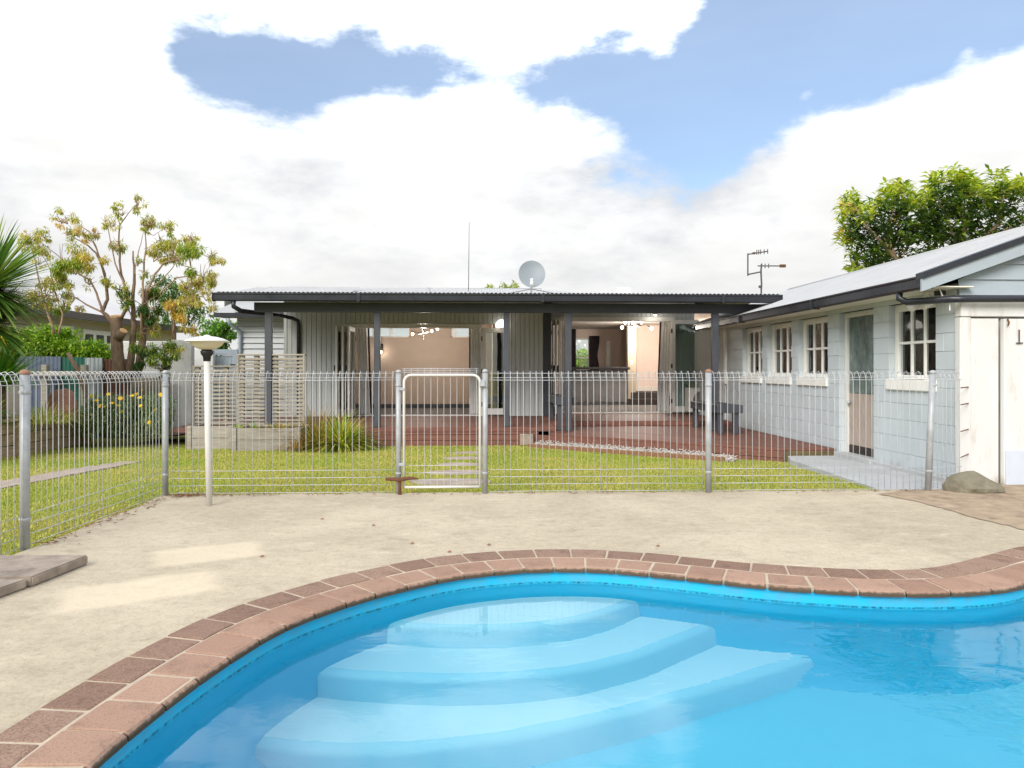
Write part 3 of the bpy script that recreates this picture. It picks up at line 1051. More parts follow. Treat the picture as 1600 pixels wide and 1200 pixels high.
# column and hall beyond, two dark steps up
YC = 20.9
rect_y('column', hx(981, YC), hx(994, YC), YC, YC + .25, ZF, ZCR, M['greige'])
O('switch', BX(hx(985.5, YC), hx(988, YC), YC - .012, YC, hz(570, 986, YC), hz(563, 986, YC), c=.002), M['white'], house)
rect_y('interior_wall', hx(994, YC), xr2 + 1, YC + 1.3, YC + 1.4, ZF, ZCR, M['peach'])
rect_y('interior_step', hx(976, YC), hx(1060, YC), YC - .3, YC + 1.3, ZF, ZF + .17, M['seal'])
rect_y('interior_step', hx(986, YC), hx(1060, YC), YC - .02, YC + 1.3, ZF + .17, ZF + .36, M['seal'])
rect_y('skirting', hx(994, YC), hx(1060, YC), YC + 1.27, YC + 1.298, ZF + .36, ZF + .5, M['ceiling'])
rect_y('interior_door', hx(946, YK - .2), hx(952, YK - .2), YK - .4, YK - .1, ZF, 2.2, M['white'])

# veranda roof structure
YPO, YG = 12.75, 12.32
bx0, bx1 = hx(398, YPO), hx(1196, YPO)
zb0, zb1 = 2.235, 2.405
rect_y('veranda_beam', bx0, bx1, YPO - .045, YPO + .045, zb0, zb1, M['charcoal'], c=.006)
gx0, gx1 = hx(332, YG), hx(1222, YG)
b = MB()                                        # quad gutter: open trough with rolled lip
sec = [(.115, 2.52), (.115, 2.405), (.02, 2.39), (0, 2.41), (-.004, 2.50), (-.016, 2.515), (-.016, 2.535), (.004, 2.535), (.012, 2.51), (.012, 2.42), (.03, 2.40), (.105, 2.415), (.105, 2.52)]
for x in (gx0, gx1):
    b.v += [(x, YG + y, z) for y, z in sec]
m_ = len(sec)
b.f = [(i, (i + 1) % m_, m_ + (i + 1) % m_, m_ + i) for i in range(m_)]
gut = O('gutter', b, M['gutter'], house)
for x in (gx0, gx1):
    O('end_cap', BX(x - .006, x + .006, YG - .02, YG + .117, 2.388, 2.537, c=.002), M['gutter'], gut)
for px in (848, 1130, 560):
    x = hx(px, YG)
    O('joint_sleeve', BX(x - .03, x + .03, YG - .021, YG + .1, 2.386, 2.53, c=.003), M['gutter'], gut)
rect_y('fascia', gx0 + .02, gx1 - .02, YG + .12, YG + .145, 2.40, 2.525, M['gutter'])
for k in range(11):                              # rafters under the sheet
    x = bx0 + .15 + (bx1 - bx0 - .3) * k / 10
    b = MB()
    y0, y1, z0, z1 = YG + .146, YR + .0, 2.43, 2.43 + (YR - YG) * .095
    b.add([(x - .022, y0, z0), (x + .022, y0, z0), (x + .022, y1, z1), (x - .022, y1, z1), (x - .022, y0, z0 + .09), (x + .022, y0, z0 + .09), (x + .022, y1, z1 + .09), (x - .022, y1, z1 + .09)],
          [(0, 1, 2, 3), (4, 5, 6, 7), (0, 1, 5, 4), (1, 2, 6, 5), (2, 3, 7, 6), (3, 0, 4, 7)])
    O('rafter', b, M['charcoal'], house)


def corrugated(name, A, B, C, mat, parent, pitch=.076, amp=.0085, th=.0):
    """sheet with low edge A->B, ribs running from A towards C (C is the far point above A)"""
    A, B, C = Vector(A), Vector(B), Vector(C)
    e = B - A; s_ = C - A
    nrm = e.cross(s_).normalized()
    if nrm.z < 0: nrm = -nrm
    nn = int(e.length / pitch * 6)
    b = MB()
    for j in range(2):
        for i in range(nn + 1):
            p = A + e * (i / nn) + s_ * j + nrm * amp * math.cos(2 * math.pi * (i / nn) * e.length / pitch)
            b.v.append(tuple(p))
    b.f = [(i, i + 1, nn + 2 + i, nn + 1 + i) for i in range(nn)]
    return O(name, b, mat, parent, True, fix=False)


zr0 = 2.55
corrugated('veranda_roof', (gx0 + .02, YG + .03, zr0), (gx1 - .02, YG + .03, zr0), (gx0 + .02, 18.25, zr0 + (18.25 - .03 - YG) * .1), M['roof'], house)
# main roof behind
rx0, rx1 = hx(400, 21), hx(846, 21)
b = MB()
zlow, zrid = 3.13, hz(450.5, 600, 21)
Y0 = 18.2
xe1 = rx1 + 1.6
corrugated('main_roof', (rx0, Y0, zlow), (rx1, Y0, zlow), (rx0, 21, zrid), M['roof'], house)
b.add([(rx1, Y0, zlow - .004), (xe1, Y0, zlow - .004), (rx1, 21, zrid), (xe1 + .3, 25.5, zlow), (rx0, 25.5, zlow)], [(0, 1, 2), (1, 3, 2)])
O('roof_hip', b, M['roof'], house, fix=False)
O('roof_back', MB().add([(rx0, 21, zrid), (rx1, 21, zrid), (xe1 + .3, 25.5, zlow), (rx0, 25.5, zlow)], [(0, 1, 2, 3)]), M['roof'], house, fix=False)
O('ridge_cap', MB().tube([(rx0, 21, zrid - .02), (rx1, 21, zrid - .02)], .045, 8), M['roof'], house, True)
O('gable_end', MB().add([(rx0 + .1, Y0, zlow - .4), (rx0 + .1, 25.4, zlow - .4), (rx0 + .1, 21, zrid - .02), (rx0 + .1, Y0, zlow - .05)], [(0, 1, 2, 3)]), M['board'], house, fix=False)
corrugated('roof_extension', (rx1 + 1.4, YR + .3, 2.93), (SX + 2.2, YR + .3, 2.93), (rx1 + 1.4, 24.8, 2.96), M['roof'], house)
# chimney, vent pipe
cx_, cz_ = onY(975, 449, 22)
rect_y('chimney', cx_ - .2, cx_ + .2, 22, 22.4, 2.8, cz_, M['canvas'])
vx, vz = onY(669.5, 449.5, 19)
O('vent_pipe', MB().tube([(vx, 19, 2.9), (vx, 19, vz)], .05, 10), M['galvpost'], house, True)
# posts
for px, zb in ((420, -.1), (589.5, ZF), (791.5, ZF), (888, .09), (1117, .09)):
    x = hx(px, YPO); w = .055 if px not in (420, 1117) else .06
    O('veranda_post', BX(x - w, x + w, YPO - .05, YPO + .05, zb, zb0, c=.006), M['charcoal'], house)
# gutter downpipe to the wall
dpx = hx(363, YG)
d0 = Vector((dpx, YG + .06, 2.40))
wx_ = hx(467, YW - .06)
d1 = Vector((wx_, YW - .07, hz(500, 467, YW)))
O('downpipe', MB().tube([d0, d0 + Vector((0, 0, -.1)), d0 + Vector((.1, .06, -.17)), d1 + Vector((-.35, -.25, .08)), d1 + Vector((-.12, 0, .03)), d1 + Vector((-.02, 0, -.02)), d1 + Vector((0, 0, -.12)), (wx_, YW - .07, ZF)], .042, 10), M['gutter'], house, True)
# left wing with weatherboards
YV = 17.6
wx0, wx1 = hx(371, YV), hx(452, YV)
zt = hz(493, 400, YV)
rect_y('wing_wall', wx0 + .02, wx1 + .6, YV + .002, YV + 2.5, 0, zt, M['weather'])
hb = hz(559, 400, YV) - hz(567.7, 400, YV)
k = 0
z = zt - hb
while z > -.05:
    b = MB()
    b.add([(wx0, YV - .05, z + .012), (wx1 + .2, YV - .05, z + .012), (wx1 + .2, YV - .008, z + hb), (wx0, YV - .008, z + hb), (wx0, YV + .002, z), (wx1 + .2, YV + .002, z)], [(0, 1, 2, 3), (0, 4, 5, 1)])
    O('weatherboard', b, M['weather'], house, fix=False)
    z -= hb
gy = YV - .45
gxa, gxb = hx(336, gy), hx(470, gy)
zg = hz(493, 400, gy)
rect_y('wing_gutter', gxa, gxb, gy - .1, gy, zg - .05, zg + .06, M['gutter'])
rect_y('wing_soffit', gxa, gxb, gy, YV + .1, zg - .03, zg - .01, M['soffit'])
corrugated('wing_roof', (gxa - .02, gy - .06, zg + .08), (gxb + .4, gy - .06, zg + .08), (gxa + .55, gy + 2.6, zg + 1.0), M['roof'], house)
x = hx(367, gy)
O('wing_downpipe', MB().tube([(x - .15, gy - .05, zg - .06), (x - .13, gy, zg - .2), (x, YV - .12, zg - .35), (x, YV - .08, zg - .5), (x, YV - .08, 0)], .042, 8), M['gatepaint'], house, True)

# ------------------------------------------------------------------ deck
deck = thing('timber_deck', 'red brown stained timber deck with a step under the veranda', 'deck', (0, 13, zl(0, 12.5)))
dx0, dxe = hx(268, YPO), hx(868, YPO)


def deckboard(x0, x1, y, z, w=.138, name='board'):
    O(name, BX(x0, x1, y + .003, y + w - .003, z - .03, z + random.uniform(-.0015, .0015), c=.004), M['deck'], deck)


y = YPO - .02
while y < YW + .1:
    deckboard(dx0, dxe if y < 14.0 else SX - .03, y, ZF - .001 if y + .14 < YW else ZF - .003); y += .14
y2 = YW + .1
while y2 < YR - .05:
    deckboard(xr0 - .1, SX - .03, y2, ZF - .002); y2 += .14
rect = lambda nm, a, mt, c=.005: O(nm, BX(*a, c=c), mt, deck)
rect('riser', (dx0, dxe, YPO - .045, YPO - .021, .085, ZF - .005), M['deck'])
rect('riser', (dxe - .022, dxe + .002, YPO - .02, 14.0, .085, ZF - .005), M['deck'])
rect('riser', (dxe + .01, SX - .03, 13.955, 13.98, .085, ZF - .005), M['deck'])
# lower level: straight step on the left, wide platform to the shed with a slanting front
YL = 12.48
ZL = .085
A, Bp = Vector((.94, YL)), Vector((4.22, 9.78))
Yf = 9.80
mit = (A.x, 13.9)


def xfront(yy):
    """slanting front edge: x where the platform begins at this depth"""
    return A.x + (Bp.x - A.x) * (YL - yy) / (YL - Bp.y)


lx0 = hx(560, YL)
deckboard(lx0, A.x + .02, YL, ZL, .14); deckboard(lx0, A.x + .02, YL + .14, ZL, .14)
# slant boards run parallel to the slanting front
sd = (Bp - A).normalized(); sn = Vector((-sd.y, sd.x))
if sn.y < 0: sn = -sn


def clip(poly, f):
    out = []
    for i in range(len(poly)):
        p, q = poly[i], poly[(i + 1) % len(poly)]
        a, b_ = f(p), f(q)
        if a >= 0: out.append(p)
        if (a >= 0) != (b_ >= 0):
            out.append(p.lerp(q, a / (a - b_)))
    return out


mitre = lambda p: (Vector((3.05, 13.95)) - Bp).cross(p - Bp)      # left of the mitre line is >= 0
for k in range(34):
    o0, o1 = k * .14 + .003, k * .14 + .137
    poly = [A - sd * 4 + sn * o0, Bp + sd * 6 + sn * o0, Bp + sd * 6 + sn * o1, A - sd * 4 + sn * o1]
    for f in (lambda p: 13.955 - p.y, lambda p: SX - .03 - p.x, mitre):
        if poly: poly = clip(poly, f)
    if poly: poly = clip(poly, lambda p: p.x - (dxe + .004) if p.y > YPO - .05 else p.x - A.x)
    poly = clip(poly, lambda p: p.x - .93) if poly else poly
    if len(poly) >= 3:
        O('board', MB().prism([(p.x, p.y) for p in poly], ZL - .03, ZL + random.uniform(-.001, .001)), M['deck'], deck)
for k in range(20):                                # boards along the shed run away from the front
    x1_ = SX - .03 - k * .14; x0_ = x1_ - .134
    poly = [Vector((x0_, Yf)), Vector((x1_, Yf)), Vector((x1_, 13.95)), Vector((x0_, 13.95))]
    poly = clip(poly, lambda p: -mitre(p) - .02)
    if len(poly) >= 3:
        O('board', MB().prism([(p.x, p.y) for p in poly], ZL - .03, ZL + random.uniform(-.001, .001)), M['deck'], deck)
zg_ = -.16
for z0, z1 in ((-.045, ZL - .034), (zg_, -.05)):
    rect('face_board', (lx0, A.x, YL - .022, YL - .001, z0, z1), M['deck'])
    ang = math.atan2(sd.y, sd.x)
    Mx = Matrix.Translation((A.x, A.y, 0)) @ Matrix.Rotation(ang, 4, 'Z')
    O('face_board', MB().box(0, (Bp - A).length, -.022, -.001, z0, z1, .004, Mx), M['deck'], deck)
rect('face_board', (Bp.x, SX - .03, Yf - .024, Yf - .002, -.13, ZL - .032), M['deckgreen'])
# deck between screens and white wall at the far left
for k in range(8):
    deckboard(hx(252, 14.2), dx0 - .01, 13.0 + k * .14, .02)
blk = onY(822, 684, YL - .05)
tag(O('concrete_block', BX(hx(812, YL), hx(833, YL), YL - .10, YL - .03, -.13, hz(677.5, 820, YL), c=.01), M['oldslab']), 'pale concrete block set against the front of the timber deck', 'block')

# white pebble strip with edging board
e0, e1 = Vector(onZ(826, 697, -.12)), Vector(onZ(1132, 719, -.08))
dirn = (e1 - e0).normalized(); nr = Vector((-dirn.y, dirn.x))
Mx = Matrix.Translation((e0.x, e0.y, 0)) @ Matrix.Rotation(math.atan2(dirn.y, dirn.x), 4, 'Z')
b = MB().box(0, (e1 - e0).length, -.02, .02, -.16, -.035, .005, Mx)
Le = (e1 - e0).length
for v_i, (x, y, z) in enumerate(b.v):
    u = (Vector((x, y)) - e0).dot(dirn) / Le
    b.v[v_i] = (x, y, z - .045 * (1 - u) + .0)
tag(O('edging_board', b, M['edging']), 'thin brown timber edging board along the white pebble strip', 'edging')
b = MB()
ico = [(0, 0, 1), (.9, 0, .2), (.2, .85, .1), (-.8, .5, .2), (-.7, -.6, .1), (.3, -.9, .15), (0, 0, -.6)]
icf = [(0, 1, 2), (0, 2, 3), (0, 3, 4), (0, 4, 5), (0, 5, 1), (6, 2, 1), (6, 3, 2), (6, 4, 3), (6, 5, 4), (6, 1, 5)]
for k in range(5200):
    u = random.uniform(.0, 1.03); wv = random.uniform(.0, .36 if u < .9 else .25)
    p = e0 + dirn * (u * Le) + nr * wv
    s_ = random.uniform(.01, .02); a = random.uniform(0, 6.28)
    z0 = zl(p.x, p.y) + random.uniform(.0, .07) * (.5 + wv * 3)
    b.add([(p.x + s_ * (x * math.cos(a) - y * math.sin(a)), p.y + s_ * (x * math.sin(a) + y * math.cos(a)), z0 + z * s_ * .7) for x, y, z in ico], icf)
o = O('white_pebbles', b, M['gravel'], fix=False); stuff(o)
tag(o, 'strip of white pebbles between lawn and deck', 'pebbles')

# ------------------------------------------------------------------ shed
YS0, YS1 = 5500 / 756, YR
shed = thing('block_shed', 'pale blue painted block outbuilding with white windows and iron roof', 'shed', (SX, 11, 0))
OPEN = [(YS0 + .0, YS0, 0, 0)]
OPEN = [(12.52, 13.45, 1.0, 2.0, 'w'), (11.30, 12.25, 1.0, 2.0, 'w'), (10.08, 11.03, 1.0, 2.0, 'w'), (8.87, 9.74, -.02, 2.0, 'd'), (7.62, 8.52, 1.0, 2.0, 'w')]


def spans(y0, y1, z):
    """y-intervals of solid wall at height z"""
    cuts = sorted([(a, b_) for a, b_, z0, z1, _ in OPEN if z0 - .01 < z < z1 + .01])
    cur, out = y0, []
    for a, b_ in cuts:
        if a > cur: out.append((cur, min(a, y1)))
        cur = max(cur, b_)
    if cur < y1: out.append((cur, y1))
    return out


bmb = MB()
for z0, z1 in ((-.1, 1.0), (1.0, 2.0), (2.0, 2.12)):
    for a, b_ in spans(YS0 + .01, YS1, (z0 + z1) / 2):
        O('wall_core', MB().box(SX + .007, SX + .2, a + .008, b_ - .008, z0, z1), M['mortar'], shed)
YBRD = 14.4
for c_ in range(-1, 10):
    z0, z1 = c_ * .2 + .002, c_ * .2 + .198
    for a, b_ in spans(YS0, YBRD, (z0 + z1) / 2):
        y = math.floor((a - YS0) / .4) * .4 + YS0 + (.2 if c_ % 2 else 0) - .4
        while y < b_:
            p, q = max(y, a), min(y + .4, b_)
            if q - p > .05:
                O('block', BX(SX - random.uniform(0, .0025), SX + .12, p + .0025, q - .0025, z0, z1, c=.003), M['block'], shed)
            y += .4
O('wall_plate', BX(SX - .006, SX + .15, YS0, YS1, 2.0, 2.09, c=.004), M['block'], shed)
# vertical boards on the far end of the same wall
me = BX(-.03, 0, 0, .098, 0, 1.98, c=.005).mesh('board'); me.materials.append(M['board'])
y = YBRD
while y < YS1 - .05:
    link('board', me, None, shed, (SX + .006, y, ZF - .08)); y += .108
O('corner_board', BX(SX - .05, SX + .005, YBRD - .06, YBRD - .002, hz(600, 1140, 14.4), 2.0, c=.004), M['white'], shed)
# plinth
O('plinth', BX(SX - .03, SX + .02, YS0, 9.78, -.15, .035, c=.008), M['slab'], shed)
# windows
for a, b_, z0, z1, kind in OPEN:
    xf = SX + .075
    if kind == 'w':
        w = thing  # noqa
        fw = .075
        zs = z0 + .09
        fr = O('window', MB().box(xf, xf + .06, a + .001, a + fw, zs, z1 - .001, .004).box(xf, xf + .06, b_ - fw, b_ - .001, zs, z1 - .001, .004).box(xf, xf + .06, a + fw, b_ - fw, z1 - .09, z1 - .001, .004).box(xf, xf + .06, a + fw, b_ - fw, zs, zs + .05, .004), M['white'], shed)
        O('sill', BX(SX - .035, xf + .03, a - .025, b_ + .025, z0 - .045, z0 + .088, c=.01), M['white'], fr)
        ya, yb, za, zb_ = a + fw, b_ - fw, zs + .05, z1 - .09
        for k in (1, 2):
            yy = ya + (yb - ya) * k / 3
            O('glazing_bar', BX(xf + .006, xf + .05, yy - .016, yy + .016, za, zb_, c=.003), M['white'], fr)
        zm = (za + zb_) / 2
        O('glazing_bar', BX(xf + .01, xf + .046, ya, yb, zm - .016, zm + .016, c=.003), M['white'], fr)
        for k in range(3):
            for q in range(2):
                p0 = ya + (yb - ya) * k / 3 + .016; p1 = ya + (yb - ya) * (k + 1) / 3 - .016
                q0, q1 = (za, zm - .016) if q == 0 else (zm + .016, zb_)
                O('pane', MB().box(xf + .028, xf + .032, p0, p1, q0, q1), M['glass'], fr)
    else:
        fr = O('door_frame', MB().box(xf, xf + .07, a + .001, a + .05, z0, z1 - .001, .004).box(xf, xf + .07, b_ - .07, b_ - .001, z0, z1 - .001, .004).box(xf, xf + .07, a + .05, b_ - .07, z1 - .07, z1 - .001, .004), M['whiteold'], shed)
        dr = O('door', BX(xf + .03, xf + .055, a + .05, b_ - .07, .16, hz(626, 1340, 9.6) + .1, c=.004), M['hardboard'], shed)
        zj = hz(626, 1340, 9.6) + .1
        O('pane', BX(xf + .032, xf + .05, a + .05, b_ - .07, zj + .004, z1 - .07, c=.003), M['dustyglass'], dr)
        O('bottom_rail', BX(xf + .028, xf + .054, a + .05, b_ - .07, .05, .156, c=.004), M['seal'], dr)
        O('handle', MB().lathe([(.012, 0), (.012, .03), (.026, .035), (.026, .055), (.01, .062)], 12, (0, 0, 0), Matrix.Translation((xf + .03, b_ - .13, zj - .12)) @ Matrix.Rotation(math.radians(-90), 4, 'Y')), M['galv'], dr, True)
        O('door_sill', BX(SX - .06, xf + .08, a - .02, b_ + .06, -.02, .05, c=.01), M['slab'], shed)
# inner lining so that the rooms behind the glass are closed
XE = 8.9
O('lining', MB().box(XE, XE + .1, YS0 + .1, YS1, -.1, 2.1), M['shedinside'], shed)
O('lining', MB().box(SX + .2, XE, YS1 + .2, YS1 + .3, -.1, 2.1), M['shedinside'], shed)
O('lining', MB().box(SX + .2, XE, YS0 + .12, YS1 + .2, -.12, -.06), M['shedinside'], shed)
O('lining', MB().box(SX + .2, XE, YS0 + .12, YS1 + .2, 2.1, 2.14), M['shedinside'], shed)
# roof
XG, YE, XRg = 4.55, 7.12, 6.9
ZE = 2.17; sl = .36
ZR_ = ZE + sl * (XRg - XG)
corrugated('roof', (XG - .02, YE, ZE), (XG - .02, YS1 - .9, ZE), (XRg, YE, ZR_), M['roof'], shed)
corrugated('roof', (2 * XRg - XG, YE, ZE), (2 * XRg - XG, YS1 - .9, ZE), (XRg, YE, ZR_), M['roof'], shed)
O('ridge_cap', MB().tube([(XRg, YE, ZR_ - .02), (XRg, YS1 - .9, ZR_ - .02)], .05, 8), M['roof'], shed, True)
O('soffit', MB().box(XG + .1, SX + .1, YE + .03, YS1 - 1.5, 2.062, 2.075), M['soffit'], shed)
b = MB()
sec = [(.0, 2.055), (-.085, 2.045), (-.11, 2.065), (-.112, 2.15), (-.126, 2.165), (-.126, 2.18), (-.108, 2.18), (-.1, 2.15), (-.098, 2.07), (-.02, 2.065), (-.005, 2.16), (0, 2.16)]
for yy in (YE + .0, YS1 - 1.5):
    b.v += [(XG + .1 + x, yy, z) for x, z in sec]
m_ = len(sec); b.f = [(i, (i + 1) % m_, m_ + (i + 1) % m_, m_ + i) for i in range(m_)]
gut = O('gutter', b, M['gutter'], shed)
for yy in (YE, YS1 - 1.5):
    O('end_cap', BX(XG - .03, XG + .1, yy - .006, yy + .006, 2.043, 2.182, c=.002), M['gutter'], gut)
for yy in (9.6, 12.4):
    O('joint_sleeve', BX(XG - .03, XG + .09, yy - .03, yy + .03, 2.04, 2.175, c=.003), M['gutter'], gut)
# drop outlet and pipe running along the gable
yd = 7.62
O('downpipe', MB().tube([(XG + .04, yd, 2.06), (XG + .04, yd, 1.99), (XG + .09, yd - .06, 1.945), (XG + .28, YE - .0, 1.935), (XG + .5, YE - .04, 1.935), (XE + .4, YE - .04, 1.96)], .038, 10), M['gutter'], shed, True)
# gable: barge boards and weatherboards
for x0, x1, z0, z1 in ((XG - .04, XRg, ZE, ZR_),):
    for nm, dz0, dz1, y0, y1, mt in (('barge_cap', -.03, .035, YE - .05, YE + .08, 'gutter'), ('barge_board', -.16, -.032, YE - .025, YE + .0, 'gable')):
        b = MB()
        b.add([(x0, y0, z0 + dz0), (x1, y0, z1 + dz0), (x1, y0, z1 + dz1), (x0, y0, z0 + dz1), (x0, y1, z0 + dz0), (x1, y1, z1 + dz0), (x1, y1, z1 + dz1), (x0, y1, z0 + dz1)],
              [(0, 1, 2, 3), (4, 5, 6, 7), (0, 1, 5, 4), (1, 2, 6, 5), (2, 3, 7, 6), (3, 0, 4, 7)])
        O(nm, b, M[mt], shed)
O('eave_soffit', MB().add([(XG + .1, YE, 2.06), (SX + .1, YE, 2.06), (SX + .1, YS0, 2.06), (XG + .1, YS0, 2.06)], [(0, 1, 2, 3)]), M['soffit'], shed, fix=False)
zc = 1.99
k = 0
while zc < ZR_ - .15:
    z0, z1 = zc, min(zc + .165, ZR_ - .1)
    xs0 = max(SX - .0, XG + (z0 + .1 - ZE) / sl + .1)
    xs1 = max(SX - .0, XG + (z1 + .1 - ZE) / sl + .1)
    x_end = 2 * XRg - xs0
    b = MB()
    b.add([(xs0, YS0 - .05, z0), (x_end, YS0 - .05, z0), (2 * XRg - xs1, YS0 - .028, z1), (xs1, YS0 - .028, z1), (xs0, YS0 - .01, z0), (x_end, YS0 - .01, z0)], [(0, 1, 2, 3), (0, 4, 5, 1)])
    O('weatherboard', b, M['gable'], shed, fix=False)
    zc += .165
# white front: frame, head board and planked doors
xw0 = SX - .02
O('front_wall', MB().box(SX + .02, XE, YS0 - .0, YS0 + .12, -.1, 2.0), M['whiteold'], shed)
O('head_board', BX(xw0, 2 * XRg - xw0, YS0 - .1, YS0 - .002, hz(494.5, 1530, YS0 - .1), 1.96, c=.006), M['whiteold'], shed)
ztop = hz(494.5, 1530, YS0 - .1) - .006
xd0 = onY(1569, 600, YS0 - .14)[0]
O('frame_board', BX(xw0, xw0 + .12, YS0 - .09, YS0 - .002, -.05, ztop, c=.008), M['whiteold'], shed)
O('frame_board', BX(xw0 + .124, xd0 - .008, YS0 - .075, YS0 - .002, -.05, ztop - .012, c=.006), M['whiteold'], shed)
for k in range(4):
    O('door_plank', BX(xd0 + k * .31, xd0 + k * .31 + .304, YS0 - .14, YS0 - .08, -.02, ztop - .02 - .004 * k, c=.006), M['whiteold'], shed)
O('kick_plate', BX(xd0 + .01, xd0 + 1.2, YS0 - .152, YS0 - .142, -.0, .36, c=.003), M['kick'], shed)
O('door_hook', MB().tube([(xd0 + .03, YS0 - .15, 1.73), (xd0 + .03, YS0 - .17, 1.69), (xd0 + .02, YS0 - .165, 1.66)], .008, 6), M['rust'], shed)
O('bolt', MB().tube([(xd0 + .155, YS0 - .15, 1.62), (xd0 + .155, YS0 - .15, 1.47)], .007, 6).tube([(xd0 + .12, YS0 - .155, 1.48), (xd0 + .19, YS0 - .155, 1.48)], .007, 6), M['antenna'], shed)

fl = thing('flood_light', 'twin white flood lamps with sensor under the shed eave', 'flood light', (SX - .12, 7.55, 2.06))
O('base', BX(SX - .17, SX - .07, 7.5, 7.6, 2.03, 2.06), M['white'], fl)
for yy, aim in ((7.75, .1), (7.52, -.25)):
    Mx = Matrix.Translation((SX - .16, yy, 1.93)) @ Matrix.Rotation(math.radians(-112), 4, 'Y') @ Matrix.Rotation(aim, 4, 'X')
    O('lamp_head', MB().lathe([(.02, -.07), (.035, -.06), (.05, 0), (.062, .05), (.06, .055), (.02, .045)], 16, (0, 0, 0), Mx), M['white'], fl, True)
    O('arm', MB().tube([(SX - .12, 7.55, 2.035), (SX - .13, yy - .02, 1.97)], .012, 6), M['white'], fl)
O('sensor', BX(SX - .15, SX - .08, 7.32, 7.42, 2.0, 2.05), M['black'], fl)
tag(O('cable', MB().tube([(SX - .2, 7.25, 2.06), (SX - .19, 7.22, 1.98), (SX - .15, 7.16, 1.9), (SX - .15, 7.16, 1.82)], .006, 6), M['white']), 'loose white cable hanging from the shed eave', 'cable')

# ------------------------------------------------------------------ pool fence
WR = .0028
sec = [(0, .012), (0, .5), (0, 1.095), (.008, 1.125), (.028, 1.165), (.058, 1.188), (.09, 1.175), (.104, 1.145), (.10, 1.118)]
me_wire = MB().tube([(0, y, z) for y, z in sec], WR, 5).mesh('vertical_wire')
me_wire.materials.append(M['galv'])
me_wire.polygons.foreach_set('use_smooth', [True] * len(me_wire.polygons))
RAILS = [(0, .02), (0, .09), (0, .16), (0, .23), (0, 1.10), (.030, 1.167), (.101, 1.125)]


def fence_bay(p0, p1, label, name='pool_fence', dz=0, pitch=.065):
    p0, p1 = Vector((*p0, dz)), Vector((*p1, dz))
    d = (p1 - p0); L = d.length; ang = math.atan2(d.y, d.x)
    th_ = thing(name, label, 'fence', tuple(p0), 'galvanised wire pool fence panels')
    nv = max(2, round(L / pitch))
    for k in range(nv + 1):
        q = p0 + d * ((k + .5) / (nv + 1))
        link('vertical_wire', me_wire, None, th_, tuple(q), rot=(random.uniform(-.004, .004), random.uniform(-.004, .004), ang))
    sd_ = Vector((-math.sin(ang), math.cos(ang), 0))
    for y, z in RAILS:
        pts = [p0 + d * u + sd_ * (y - .004 * (y == 0)) + Vector((0, 0, z + random.uniform(-.003, .003))) for u in (0.005, .25, .5, .75, .995)]
        O('rail_wire', MB().tube(pts, WR, 5), M['galv'], th_, True)
    return th_


def fence_post(p, label, h=1.18, r=.024, cap=None, lean=0):
    t_ = thing('fence_post', label, 'post', (p[0], p[1], 0), 'galvanised fence posts')
    O('tube', MB().tube([(p[0], p[1], -.02), (p[0] + lean, p[1], h)], r, 14), M['galvpost'], t_, True)
    O('cap', MB().lathe([(r + .003, 0), (r + .003, .012), (r * .8, .026), (r * .3, .032)], 14, (p[0] + lean, p[1], h - .004)), M[cap or 'galvpost'], t_, True)
    for z in (.2, 1.05):
        O('bracket', MB().lathe([(r + .004, -.01), (r + .006, 0), (r + .004, .01)], 12, (p[0] + lean * z, p[1], z)), M['galvpost'], t_)
    return t_


PF = [(FX, FY), (-.833, 6.86), (.006, 6.85), (2.197, 6.83), (4.397, 6.82), (4.80, 6.9)]
fence_bay((FX, 2.79), (FX - .03, 4.83), 'wire pool fence panel beside the old concrete slabs')
fence_bay((FX - .03, 4.86), (FX, FY - .03), 'side wire fence panel between grass and patio near the white lamp')
fence_bay((FX + .03, FY), (PF[1][0] - .03, PF[1][1]), 'wire fence panel standing behind the white garden lamp')
fence_bay((PF[2][0] + .03, PF[2][1]), (PF[3][0] - .03, PF[3][1]), 'wire fence panel on the latch side of the gate')
fence_bay((PF[3][0] + .03, PF[3][1]), (PF[4][0] - .03, PF[4][1]), 'wire fence panel in front of the shed windows and door')
fence_bay((PF[4][0] + .03, PF[4][1]), PF[5], 'short wire fence panel above the rock')
fence_post((FX, 2.77), 'grey steel post ending the fence beside the old slabs')
fence_post((FX - .03, 4.845), 'thick grey steel fence post by the old slabs with rusty cap', 1.175, .03, 'copper', .0)
fence_post((FX, FY), 'dark grey fence corner post left of the white lamp', 1.17, .026)
fence_post(PF[1], 'pale hinge post of the pool gate with rusty foot', 1.175, .026)
fence_post(PF[2], 'pale latch post of the pool gate', 1.18, .026)
fence_post(PF[3], 'pale fence post with orange rusty cap before the veranda bench', 1.18, .03, 'copper')
fence_post(PF[4], 'leaning grey fence post near the rock', 1.17, .03, None, .05)
for z in (.32, .58, .85, 1.02):
    o = O('wall_peg', MB().tube([(PF[5][0] - .01, PF[5][1], z), (SX + .06, YS0 - .1, z)], .006, 6), M['rust'], shed)
